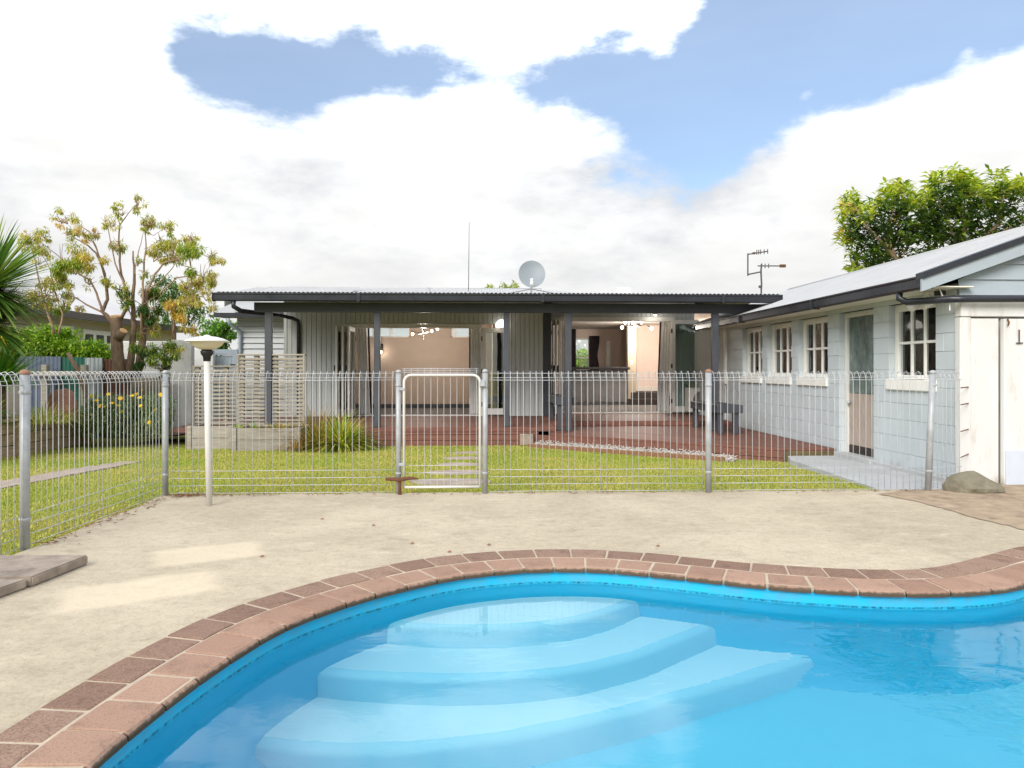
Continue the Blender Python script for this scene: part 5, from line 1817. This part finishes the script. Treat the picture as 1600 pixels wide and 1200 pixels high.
YT = 13.2
tree = thing('cut_back_tree', 'sparse tree with sawn off trunk and yellowing leaves', 'tree', (hx(190, YT), YT, -.1))
limb(tree, [(186, 600), (185, 572), (183, 540), (182, 510), (181, 494)], .115, .10, YT, M['bark'], 0, 'trunk')
limb(tree, [(197, 600), (202, 572), (207, 540), (210, 510), (207, 470), (210, 430), (208, 392)], .085, .012, YT + .1, M['bark'], 0, 'trunk')
limb(tree, [(214, 590), (219, 560), (223, 520), (226, 490), (229, 455)], .085, .04, YT + .15, M['bark'], 0, 'trunk')
cs = Vector(pt(181, 494, YT))
O('saw_cut', MB().lathe([(.1, -.02), (.105, .0), (.097, .012)], 16, tuple(cs), Matrix.Rotation(.25, 4, 'X')), M['cutwood'], tree)
cs = Vector(pt(193, 517, YT - .1))
O('stub', MB().tube([tuple(cs + Vector((-.12, .05, -.12))), tuple(cs)], [.09, .07], 12), M['bark'], tree, True)
O('saw_cut', MB().tube([tuple(cs), tuple(cs + Vector((.008, -.004, .01)))], [.068, .066], 14), M['cutwood'], tree)
BR = [([(182, 512), (168, 494), (160, 487), (168, 468), (166, 440), (158, 412), (150, 395), (138, 384), (120, 374), (106, 364)], .06, .008),
      ([(160, 487), (151, 458), (140, 437), (120, 426), (104, 412)], .035, .01), ([(163, 489), (135, 476), (112, 462), (95, 440)], .03, .008),
      ([(158, 412), (150, 385), (140, 362), (118, 348), (95, 342)], .022, .005), ([(166, 440), (158, 405), (146, 380), (136, 366)], .02, .006),
      ([(188, 500), (200, 476), (196, 450), (188, 418), (186, 388), (187, 352), (200, 334), (215, 318)], .05, .006), ([(187, 352), (184, 324)], .014, .004),
      ([(196, 452), (180, 412), (171, 368), (165, 345)], .028, .006), ([(221, 520), (223, 440), (228, 390), (226, 362), (233, 345)], .035, .006),
      ([(229, 456), (242, 428), (256, 411), (285, 402), (312, 395), (340, 408)], .035, .006), ([(250, 458), (276, 434), (312, 430), (330, 440)], .025, .006),
      ([(229, 455), (250, 440), (270, 418), (290, 380), (300, 372)], .02, .005), ([(210, 430), (216, 395), (222, 372), (229, 348)], .016, .005),
      ([(208, 500), (192, 468), (170, 440)], .02, .008), ([(85, 522), (74, 488), (66, 460), (50, 390), (42, 372)], .04, .006), ([(92, 522), (98, 490), (86, 458), (70, 440)], .03, .006),
      ([(88, 462), (78, 420), (60, 388)], .015, .005), ([(105, 412), (85, 395), (66, 380), (62, 368)], .014, .004), ([(226, 362), (240, 368), (262, 352)], .012, .004),
      ([(271, 520), (272, 500), (285, 470)], .02, .008), ([(240, 560), (255, 552), (280, 548)], .025, .008)]
for p_, r0, r1 in BR:
    limb(tree, p_, r0 * .68, r1 * .6, YT + .05, M['twig'] if r0 < .045 else M['bark'])
YEL = [(164, 160, 80), (180, 168, 92), (146, 152, 74), (192, 180, 118)]
ORG = [(186, 158, 76), (192, 170, 90), (164, 150, 80)]
PGR = [(132, 150, 56), (112, 138, 48), (156, 160, 70)]
DGR = [(62, 92, 40), (80, 110, 46), (52, 78, 36)]
PNK = [(184, 160, 112), (176, 152, 96), (196, 176, 134)]
CL = [(100, 405, 22, YEL + PGR, 1.3), (118, 420, 18, PGR, 1.3), (95, 428, 14, PGR, 1), (135, 408, 16, ORG + YEL, .8), (72, 452, 22, BRN + YEL, .8), (58, 470, 16, YEL, .8), (100, 472, 15, PGR, 1), (123, 484, 7, YEL, .6),
      (186, 381, 14, PGR + YEL, 1.2), (240, 400, 18, YEL, 1), (268, 394, 22, PGR + YEL, 1.2), (298, 408, 20, PGR, 1.3), (318, 432, 18, YEL, 1), (336, 408, 9, YEL, .8), (290, 443, 18, YEL, 1),
      (322, 462, 16, YEL, 1), (300, 470, 18, YEL, .9), (285, 492, 18, ORG, 1.3), (305, 512, 12, ORG + YEL, 1), (50, 368, 13, YEL, .7), (62, 384, 11, YEL, .7), (106, 345, 9, PNK, .5), (96, 346, 6, PNK, .5), (132, 368, 9, PNK, .6), (146, 365, 8, PNK, .5),
      (176, 350, 5, YEL, .6), (226, 350, 6, YEL, .6), (265, 358, 6, PGR, .6), (294, 378, 7, PNK, .6), (215, 412, 8, PGR, .6), (225, 425, 8, PGR, .6), (60, 410, 8, YEL, .5), (140, 440, 10, YEL, .5), (115, 465, 8, YEL, .5), (250, 372, 8, YEL, .5),
      (222, 466, 22, DGR + PGR, 1.4), (240, 476, 18, DGR + PGR, 1.4), (232, 492, 16, DGR, 1.2), (200, 466, 10, DGR + PGR, .9), (190, 470, 8, PGR, .7), (220, 515, 10, PGR, .8), (240, 512, 12, ORG + PGR, .8),
      (240, 545, 18, DGR + PGR, 1.3), (262, 546, 16, DGR + PGR, 1.3), (276, 560, 10, DGR + PGR, 1), (225, 560, 14, DGR, 1), (250, 570, 14, DGR, 1)]
for p_, r0, r1 in BR:
    CL.append((*p_[-1], 9, PGR + YEL, .8)); CL.append(((p_[-1][0] + p_[-2][0]) / 2 + 6, (p_[-1][1] + p_[-2][1]) / 2 - 5, 8, YEL + PGR, .6))
parts = []
tw = MB()
for px, py, r, cols, dens_ in CL:
    for q in range(4):
        a_ = random.uniform(-.3, 3.4); c0 = Vector(pt(px, py + r * .5, YT)); c1 = Vector(pt(px + r * 1.1 * math.cos(a_), py - r * 1.1 * math.sin(a_), YT + random.uniform(-.3, .3)))
        tw.tube([c0, c0.lerp(c1, .5) + Vector((random.uniform(-.04, .04), 0, random.uniform(-.04, .04))), c1], [.009, .006, .003], 4)
    c = pt(px, py, YT + random.uniform(-.35, .45))
    rr = r / 84
    for q in range(max(2, int(r / 4))):
        off_ = rdir(1)[0] * rr * random.uniform(.5, 1.5)
        parts.append(clump(np.array(c) + off_, rr * random.uniform(.3, .6), max(5, int(r * random.uniform(4, 11) * dens_)), .085, .022, cols, .5, .8))
link('crown', colour_mesh('crown', *cat_leaves(parts)), M['leaf'], tree)
stuff(O('twigs', tw, M['twig'], tree, False, False))


def bush(name, spots, Y, leafL, leafW, cols, label, cat, n=60, depth=.6, trunk=None, mat='leaf', trunk_r=.06, scale=1.0, group=None):
    t_ = thing(name, label, cat, (hx(spots[0][0], Y), Y, -.12), group)
    parts_ = []
    for px, py, r in spots:
        c = np.array(pt(px, py, Y)); rr = r / FPX * Y
        k_ = max(3, int(r * .8))
        for q in range(k_):
            d = rdir(1)[0] * np.array([1, depth / max(rr, .1) if rr < depth else 1, 1])
            parts_.append(clump(c + d * rr * random.uniform(.3, .95), rr * .42, int(n * scale), leafL, leafW, cols, .1))
    link('crown', colour_mesh('crown', *cat_leaves(parts_)), M[mat], t_)
    for tr_ in (trunk or []):
        limb(t_, tr_, trunk_r, trunk_r * .4, Y, M['bark'], 0, 'trunk')
    return t_


LGR = [(120, 158, 40), (142, 172, 52), (98, 140, 36), (166, 184, 70), (76, 116, 30)]
bush('hedge', [(45, 545, 18), (65, 540, 22), (85, 538, 22), (105, 535, 20), (125, 545, 16), (140, 550, 14), (155, 552, 13), (75, 552, 16), (110, 552, 12), (100, 520, 10), (25, 550, 18), (165, 560, 8), (50, 528, 16), (20, 530, 20), (150, 540, 12), (75, 524, 14)], 14.1, .085, .035, LGR, 'bright green clipped hedge growing over the iron fence sheets', 'hedge', 55, .4, [[(80, 640), (82, 560)], [(130, 640), (130, 560)]])
bush('shrub', [(330, 515, 18), (345, 525, 16), (318, 530, 14), (355, 510, 10), (340, 540, 14), (365, 525, 8)], 19.5, .1, .05, [(88, 132, 40), (112, 152, 48), (64, 104, 34)], 'round green shrub behind the side gate', 'shrub', 60, .7, [[(338, 640), (338, 540)]])
bush('background_tree', [(262, 450, 20), (285, 455, 18), (250, 440, 12), (300, 465, 14), (275, 475, 20), (250, 470, 16), (310, 485, 14), (295, 500, 14), (262, 500, 14)], 22, .12, .055, DGR + [(96, 124, 60)], 'dark green tree behind the yellowing tree', 'tree', 22, 1.0, [[(275, 600), (272, 520), (270, 460)]], trunk_r=.1)
bush('distant_tree', [(768, 449, 6), (790, 447, 6), (803, 446, 5), (760, 453, 6), (780, 456, 10), (797, 455, 9)], 34, .2, .1, [(150, 160, 90), (128, 140, 70)], 'tip of a distant tree showing above the house ridge', 'tree', 14, 1.0, [[(785, 620), (785, 520), (785, 455)]], trunk_r=.15)
bush('garden_shrub', [(900, 560, 24), (915, 572, 20), (885, 575, 22), (930, 580, 20), (905, 590, 20)], 34, .25, .12, [(120, 150, 50), (150, 172, 70)], 'sunlit green shrub seen through the kitchen window', 'shrub', 30, 1.0, [[(905, 618), (905, 590)]], trunk_r=.1)

# broadleaf tree behind the shed
YQ = 18.6
lt = thing('broadleaf_tree', 'big leaved evergreen tree rising behind the shed roof', 'tree', (hx(1480, YQ), YQ, -.15))
OUTL = [(1311, 345), (1316, 308), (1335, 303), (1352, 328), (1376, 303), (1385, 289), (1418, 285), (1424, 308), (1445, 305), (1453, 277), (1490, 265), (1513, 268), (1528, 285), (1544, 297), (1550, 272), (1568, 272), (1576, 290), (1600, 280), (1660, 275), (1720, 320), (1740, 420), (1500, 410), (1400, 432), (1330, 440), (1331, 405), (1314, 375)]
parts = []
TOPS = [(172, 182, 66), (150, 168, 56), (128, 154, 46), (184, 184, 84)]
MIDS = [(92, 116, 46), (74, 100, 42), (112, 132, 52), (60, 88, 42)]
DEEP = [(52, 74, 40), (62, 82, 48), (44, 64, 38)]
xs_, ys_ = np.array([p[0] for p in OUTL]), np.array([p[1] for p in OUTL])
cnt = 0
tips = []
while cnt < 1500:
    px, py = random.uniform(1308, 1740), random.uniform(262, 440)
    if not in_poly(np.array([px]), np.array([py]), OUTL)[0]: continue
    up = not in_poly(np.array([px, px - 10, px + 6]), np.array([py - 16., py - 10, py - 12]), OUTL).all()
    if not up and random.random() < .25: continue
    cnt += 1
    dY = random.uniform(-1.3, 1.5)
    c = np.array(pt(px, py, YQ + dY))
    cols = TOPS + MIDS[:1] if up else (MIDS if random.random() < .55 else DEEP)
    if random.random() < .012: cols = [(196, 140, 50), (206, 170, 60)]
    nl = random.randint(10, 16)
    ax = np.array([random.uniform(-.4, .4), random.uniform(-.4, .4), 1.]); ax /= np.linalg.norm(ax)
    d = rdir(nl, -.35, .75)
    Ln = rng.uniform(.15, .32, nl)
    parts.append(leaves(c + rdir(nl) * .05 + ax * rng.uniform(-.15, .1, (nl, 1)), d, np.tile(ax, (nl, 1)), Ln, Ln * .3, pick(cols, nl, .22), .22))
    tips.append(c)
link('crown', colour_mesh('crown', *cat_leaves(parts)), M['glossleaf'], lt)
limb(lt, [(1480, 640), (1478, 540), (1482, 460), (1490, 420)], .2, .15, YQ, M['bark'], 0, 'trunk')
for p_, r0, r1 in (([(1488, 440), (1508, 400), (1505, 340), (1500, 300)], .09, .02), ([(1490, 440), (1520, 395), (1560, 350), (1570, 300)], .09, .02), ([(1484, 445), (1440, 420), (1400, 405), (1380, 380), (1350, 350), (1335, 320)], .09, .015),
                   ([(1400, 405), (1385, 370), (1400, 310)], .05, .015), ([(1490, 430), (1495, 385), (1480, 340), (1460, 300)], .06, .015), ([(1540, 375), (1570, 360), (1640, 330)], .05, .015), ([(1400, 408), (1360, 420), (1335, 425)], .03, .01)):
    limb(lt, p_, r0, r1, YQ - .6, M['twig'], .3)

# ------------------------------------------------------------------ roof things: dish, antennas
dish = thing('satellite_dish', 'round grey satellite dish on the house roof', 'satellite dish', (*onY(830, 458, 15.5)[:1], 15.5, 2.85))
dc = Vector((onY(831, 428, 15.5)[0], 15.5, onY(831, 428, 15.5)[1]))
Rd = 21.5 / 1100 * 15.5
Mx = Matrix.Translation(dc) @ Matrix.Rotation(math.radians(72), 4, 'X') @ Matrix.Diagonal((.95, 1.05, 1, 1))
O('reflector', MB().lathe([(.001, -.07)] + [(Rd * q, -.07 + .07 * q * q) for q in (.2, .4, .6, .8, .95, 1)] + [(Rd + .008, .004), (Rd + .004, -.008)] + [(Rd * q, -.078 + .07 * q * q) for q in (.95, .6, .2)], 36, (0, 0, 0), Mx), M['dish'], dish, True)
hd = Vector((onY(831, 437, 15.1)[0], 15.12, onY(831, 437, 15.1)[1]))
O('receiver_arm', MB().tube([tuple(dc + Vector((0, -.05, -Rd))), tuple(hd + Vector((0, .03, -.06)))], .014, 6), M['acwhite'], dish)
O('receiver', MB().tube([tuple(hd), tuple(hd + Vector((0, .12, .01)))], [.035, .028], 12).box(hd.x - .03, hd.x + .03, hd.y - .0, hd.y + .1, hd.z - .1, hd.z - .02, .006), M['acwhite'], dish, True)
O('mast', MB().tube([tuple(dc + Vector((0, .12, -.05))), (dc.x, 15.65, dc.z - .2), (dc.x, 15.65, 2.86)], .022, 8), M['acwhite'], dish, True)
for sx_ in (-1, 1):
    O('stay', MB().tube([(dc.x, 15.65, 3.0), (dc.x + sx_ * .6, 15.4, 2.86)], .008, 5), M['antenna'], dish)
ax_, az_ = onY(732, 347, 20)
tag(O('whip_aerial', MB().tube([(ax_, 20, 3.3), (ax_ + .02, 20, az_)], [.012, .006], 6), M['antenna']), 'thin upright whip aerial on the house roof', 'aerial')
an = thing('television_aerial', 'double television aerial on a bent mast above the veranda roof', 'aerial', (*onY(1190, 462, 17)[:1], 17, 2.95))
pts_ = lambda *ps: [(onY(x, y, 17)[0], 17 + (dy_ if False else 0), onY(x, y, 17)[1]) for x, y in ps for dy_ in (0,)]
O('mast', MB().tube(pts_((1189.5, 466), (1189.5, 450), (1190, 445), (1189, 424), (1190, 412)), .022, 6), M['antenna'], an)
O('crossbar', MB().tube(pts_((1190, 424.5), (1168, 429)), .018, 6), M['antenna'], an)
O('upright', MB().tube(pts_((1168.5, 431), (1168.5, 396)), .018, 6), M['antenna'], an)
O('boom', MB().tube(pts_((1168, 397.5), (1200, 392.5)), .015, 6), M['antenna'], an)
O('boom', MB().tube(pts_((1184, 415.5), (1227, 415.5)), .015, 6), M['antenna'], an)
for x, y in ((1182.5, 394), (1185.5, 393.6), (1188.5, 393.4), (1194, 393), (1199.5, 392.5)):
    O('element', MB().tube(pts_((x, y - 3.5), (x, y + 4)), .012, 5), M['antenna'], an)
for x in (1190, 1195.5, 1201):
    O('element', MB().tube(pts_((x, 412), (x, 419)), .012, 5), M['antenna'], an)
bx_, bz_ = onY(1178, 396, 17)
O('junction_box', BX(bx_ - .03, bx_ + .03, 16.97, 17.03, bz_ - .02, bz_ + .03), M['rust'], an)
bx_, bz_ = onY(1223, 415.5, 17)
O('reflector', BX(bx_ - .07, bx_ + .07, 16.97, 17.03, bz_ - .035, bz_ + .035), M['rust'], an)
bx_, bz_ = onY(1188, 448, 17)
O('amplifier', BX(bx_ - .04, bx_ + .02, 16.96, 17.02, bz_ - .03, bz_ + .03), M['antenna'], an)

# ------------------------------------------------------------------ benches, air conditioner
def bench(x0, x1, y0, y1, zb, zs_, label):
    b_ = thing('veranda_bench', label, 'bench', ((x0 + x1) / 2, (y0 + y1) / 2, zb))
    nb_s = max(2, round((x1 - x0) / .1))
    w = (x1 - x0) / nb_s
    for k in range(nb_s):
        O('seat_plank', BX(x0 + k * w + .002, x0 + (k + 1) * w - .002, y0 + .03, y1 - .03, zs_ - .03, zs_, c=.004), M['charcoal'], b_)
    O('apron', BX(x0, x1, y0, y0 + .028, zs_ - .14, zs_ + .002, c=.004), M['charcoal'], b_)
    O('apron', BX(x0, x1, y1 - .028, y1, zs_ - .14, zs_ + .002, c=.004), M['charcoal'], b_)
    for x in (x0 + .01, x1 - .038):
        O('apron', BX(x, x + .028, y0 + .03, y1 - .03, zs_ - .14, zs_ - .032, c=.004), M['charcoal'], b_)
    for x in (x0 + .07, x1 - .11):
        for y in (y0 + .04, y1 - .13):
            O('leg', BX(x - .04, x + .05, y, y + .09, zb, zs_ - .032, c=.005), M['charcoal'], b_)


zsb = hz(621, 885, 12.85)
bench(hx(869, 12.8), hx(898, 12.8), 12.82, 14.6, .088, zsb, 'dark grey slatted bench beside the inner veranda post')
bench(hx(1121, 12.0), hx(1161, 12.0), 12.0, 13.6, .088, hz(633, 1140, 12.0), 'dark grey timber bench on the deck near the shed wall')
ac = thing('heat_pump', 'white heat pump outdoor unit with round grey fan on the deck', 'heat pump', (hx(1100, 16.2), 16.2, ZF))
ax0, ax1 = hx(1076, 16.1), hx(1127, 16.1)
az0, az1 = ZF + .05, hz(606, 1100, 16.1)
O('case', BX(ax0, ax1, 16.1, 16.42, az0, az1, c=.015), M['acwhite'], ac)
fc = ((ax0 + ax1) / 2 - .06, 16.095, (az0 + az1) / 2)
O('fan_guard', MB().lathe([(.001, .0), (.2, .0), (.215, -.012), (.22, 0), (.22, .01)], 28, fc, Matrix.Rotation(math.radians(90), 4, 'X')), M['acgrey'], ac, True)
O('fan_hub', MB().lathe([(.001, .02), (.04, .018), (.045, 0)], 14, fc, Matrix.Rotation(math.radians(90), 4, 'X')), M['acwhite'], ac, True)
for x in (ax0 + .08, ax1 - .12):
    O('foot', BX(x, x + .05, 16.08, 16.44, ZF, az0 - .001, c=.004), M['black'], ac)
O('pipe_cover', BX(ax1 + .002, ax1 + .06, 16.2, 16.34, az0 + .1, az1 - .06, c=.008), M['acwhite'], ac)
pot = thing('pot_plant', 'small green pot plant on top of the heat pump', 'pot plant', (hx(1082, 16.2), 16.2, az1))
O('pot', MB().lathe([(.035, 0), (.045, .06), (.048, .062), (.04, .055)], 14, (hx(1082, 16.2), 16.2, az1)), M['greige'], pot, True)
link('leaves', colour_mesh('leaves', *blades((hx(1082, 16.2), 16.2, az1 + .055), 40, (.05, .1), .008, LGR, rbase=.02)), M['leaf'], pot)

# ------------------------------------------------------------------ interior things
def curtain(x0, x1, y, z0, z1, mat, label, folds=7, tie=None, lean=0):
    b = MB(); nn_ = folds * 8; rows = 10
    for j in range(rows + 1):
        f = j / rows
        for i in range(nn_ + 1):
            u = i / nn_
            w0, w1 = x0, x1
            sq = 1.0
            if tie:
                sq = 1 - tie * math.exp(-((f - .45) / .25) ** 2)
            xx = (w0 + (w1 - w0) * u * sq) + lean * (1 - f)
            b.v.append((xx, y + .035 * math.sin(u * folds * 2 * math.pi + .6 * f), z0 + (z1 - z0) * f))
    b.f = [(j * (nn_ + 1) + i, j * (nn_ + 1) + i + 1, (j + 1) * (nn_ + 1) + i + 1, (j + 1) * (nn_ + 1) + i) for j in range(rows) for i in range(nn_)]
    tag(O('curtain', b, M[mat], None, True, False), label, 'curtain', 'curtains in the open doorways')


curtain(hx(556, YW + .2), hx(573, YW + .2), YW + .2, ZF + .03, zh, 'curtain', 'white curtain gathered beside the folded doors of the brown room', 4, None, .08)
curtain(hx(574, YW + .3), hx(577, YW + .3), YW + .3, ZF + .05, zh - .02, 'curtaind', 'narrow dark curtain edge behind the white one in the brown room', 2, None, .06)
curtain(hx(735, YW + .22), hx(751, YW + .22), YW + .22, ZF + .03, zh, 'curtain', 'white curtain gathered next to the glazed door of the brown room', 4)
curtain(hx(733, YW + .3), hx(738, YW + .3), YW + .32, ZF + .4, zh, 'curtaind', 'dark patterned curtain edge beside the glazed door', 2)
curtain(hx(1034, YR + .25), hx(1051, YR + .25), YR + .25, ZF + .03, zr, 'curtain', 'white curtain hanging at the end of the kitchen doorway', 4, None, -.1)
curtain(hx(1031, YR + .4), hx(1036, YR + .4), YR + .4, ZF + .03, zr, 'curtaind', 'dark curtain edge at the end of the kitchen doorway', 2, None, -.08)
curtain(hx(876, YR + .25), hx(884, YR + .25), YR + .25, ZF + .03, zr, 'curtain', 'white curtain bunched behind the folded kitchen doors', 3)
curtain(hx(921, YK - .12), hx(937, YK - .12), YK - .12, hz(580, 925, YK), hz(525, 925, YK), 'curtaind', 'dark curtain on the near side of the kitchen window beside the white door', 5, .2)
curtain(hx(889, YK - .12), hx(900, YK - .12), YK - .12, hz(580, 895, YK), hz(514, 895, YK), 'curtaind', 'dark curtain at the kitchen window beside the veranda post', 4)
ct = thing('kitchen_counter', 'grey breakfast counter with black top inside the kitchen', 'counter', (hx(930, 20.6), 20.6, ZF))
kx0_, kx1_ = hx(872, 20.6), hx(980, 20.6)
nbp = 5
for k in range(nbp):
    w = (kx1_ - kx0_) / nbp
    O('panel', BX(kx0_ + k * w + .003, kx0_ + (k + 1) * w - .003, 20.6, 20.64, ZF + .08, hz(578, 930, 20.6), c=.004), M['counter'], ct)
O('body', MB().box(kx0_, kx1_, 20.641, 21.1, ZF + .0, hz(578, 930, 20.6)), M['counter'], ct)
O('top', BX(kx0_ - .05, hx(984, 20.5), 20.45, 21.2, hz(577.5, 930, 20.6) + .002, hz(573.5, 930, 20.5), c=.006), M['black'], ct)


def bulbs(parent, pts3, r=.035):
    for p in pts3:
        O('bulb', MB().lathe([(.012, -r * 1.2), (r * .8, -r * .5), (r, 0), (r * .8, r * .6), (.004, r)], 12, p), M['bulb'], parent, True)


def lampl(name, loc, w, parent, rad=.06):
    d = bpy.data.lights.new(name, 'POINT'); d.energy = w; d.color = (1, .93, .85); d.shadow_soft_size = rad
    o_ = bpy.data.objects.new(name, d); COL.objects.link(o_)
    o_.parent = parent; o_.location = Vector(loc) - WORG[parent.name]


YH = 17.6
ch = thing('chandelier', 'black branching ceiling lamp with round bulbs in the brown room', 'ceiling lamp', (hx(662, YH), YH, ZC))
cz0 = hz(521, 662, YH)
O('stem', MB().tube([(hx(662, YH), YH, ZC), (hx(662, YH), YH, hz(530, 662, YH))], .012, 8), M['black'], ch)
for p in ((648, 523, -.2), (674, 517, .15), (684, 516, -.35), (640, 516, .35), (662, 514, -.5)):
    O('arm', MB().tube([(hx(662, YH), YH, cz0), (onY(p[0], p[1], YH)[0], YH + p[2], onY(p[0], p[1], YH)[1])], .009, 6), M['black'], ch)
bulbs(ch, [(onY(646, 522.5, YH)[0], YH - .2, onY(646, 522.5, YH)[1]), (onY(674, 516.5, YH)[0], YH + .15, onY(674, 516.5, YH)[1]), (onY(685, 515, YH)[0], YH - .35, onY(685, 515, YH)[1])], .034)
lampl('chandelier_glow', (hx(662, YH), YH, cz0 - .1), 60, ch)
wlx = hx(597, YB)
sc_ = thing('wall_lamp', 'black wall lamp with glowing bulb on the brown wall', 'wall lamp', (wlx, YB, hz(545, 597, YB)))
O('plate', BX(wlx - .03, wlx + .03, YB - .02, YB - .001, hz(548, 597, YB), hz(537, 597, YB)), M['black'], sc_)
O('arm', MB().tube([(wlx, YB - .02, hz(540, 597, YB)), (wlx - .01, YB - .12, hz(541, 597, YB)), (wlx - .01, YB - .12, hz(547, 597, YB))], .012, 6), M['black'], sc_)
bulbs(sc_, [(wlx - .01, YB - .12, hz(550, 597, YB))], .035)
lampl('wall_lamp_glow', (wlx - .01, YB - .2, hz(551, 597, YB)), 2, sc_, .03)
YP_ = 18.6
spx = hx(985, YP_)
sp_ = thing('spot_lamp', 'black ceiling fitting with several glowing spot bulbs in the kitchen', 'ceiling lamp', (spx, YP_, ZCR))
O('base', BX(spx - .25, spx + .3, YP_ - .03, YP_ + .03, ZCR - .25, ZCR - .22), M['black'], sp_)
O('stem', MB().tube([(spx, YP_, ZCR), (spx, YP_, ZCR - .22)], .02, 8), M['black'], sp_)
bp = [(onY(x, y, YP_ - .2)[0], YP_ - .2, onY(x, y, YP_ - .2)[1]) for x, y in ((972, 511.5), (992, 511), (1018, 513), (977, 503.5), (1002, 503))]
for p in bp:
    O('spot_arm', MB().tube([(p[0] + .06 * (1 if p[0] < spx else -1), YP_, ZCR - .235), p], .013, 6), M['black'], sp_)
bulbs(sp_, bp, .045)
lampl('spot_glow', (spx, YP_ - .3, 2.2), 45, sp_)
lampl('spot_glow', (spx + .5, YP_ + 1.5, 2.3), 110, sp_)
dlx, dlz = onY(1024, 491, YR - .35)
dl = thing('soffit_lamp', 'small warm downlight under the veranda roof above the kitchen doors', 'downlight', (dlx, YR - .35, dlz))
O('ring', MB().lathe([(.05, .02), (.055, 0), (.05, -.012), (.035, -.012)], 16, (dlx, YR - .35, dlz)), M['white'], dl, True)
bulbs(dl, [(dlx, YR - .35, dlz - .01)], .03)
lampl('soffit_glow', (dlx, YR - .35, dlz - .06), 3, dl, .03)
glx, glz = onY(784, 504, YW - .1)
gb = thing('globe_lamp', 'white globe lamp on the wall above the glazed door', 'wall lamp', (glx, YW - .05, glz))
O('globe', MB().lathe([(.001, -.03), (.14, -.03), (.15, 0), (.135, .06), (.1, .11), (.05, .14), (.002, .15)], 22, (glx, YW - .12, glz - .08)), M['globe'], gb, True)
O('bracket', BX(glx - .04, glx + .04, YW - .12, YW - .024, glz - .13, glz - .11), M['white'], gb)
b = MB()
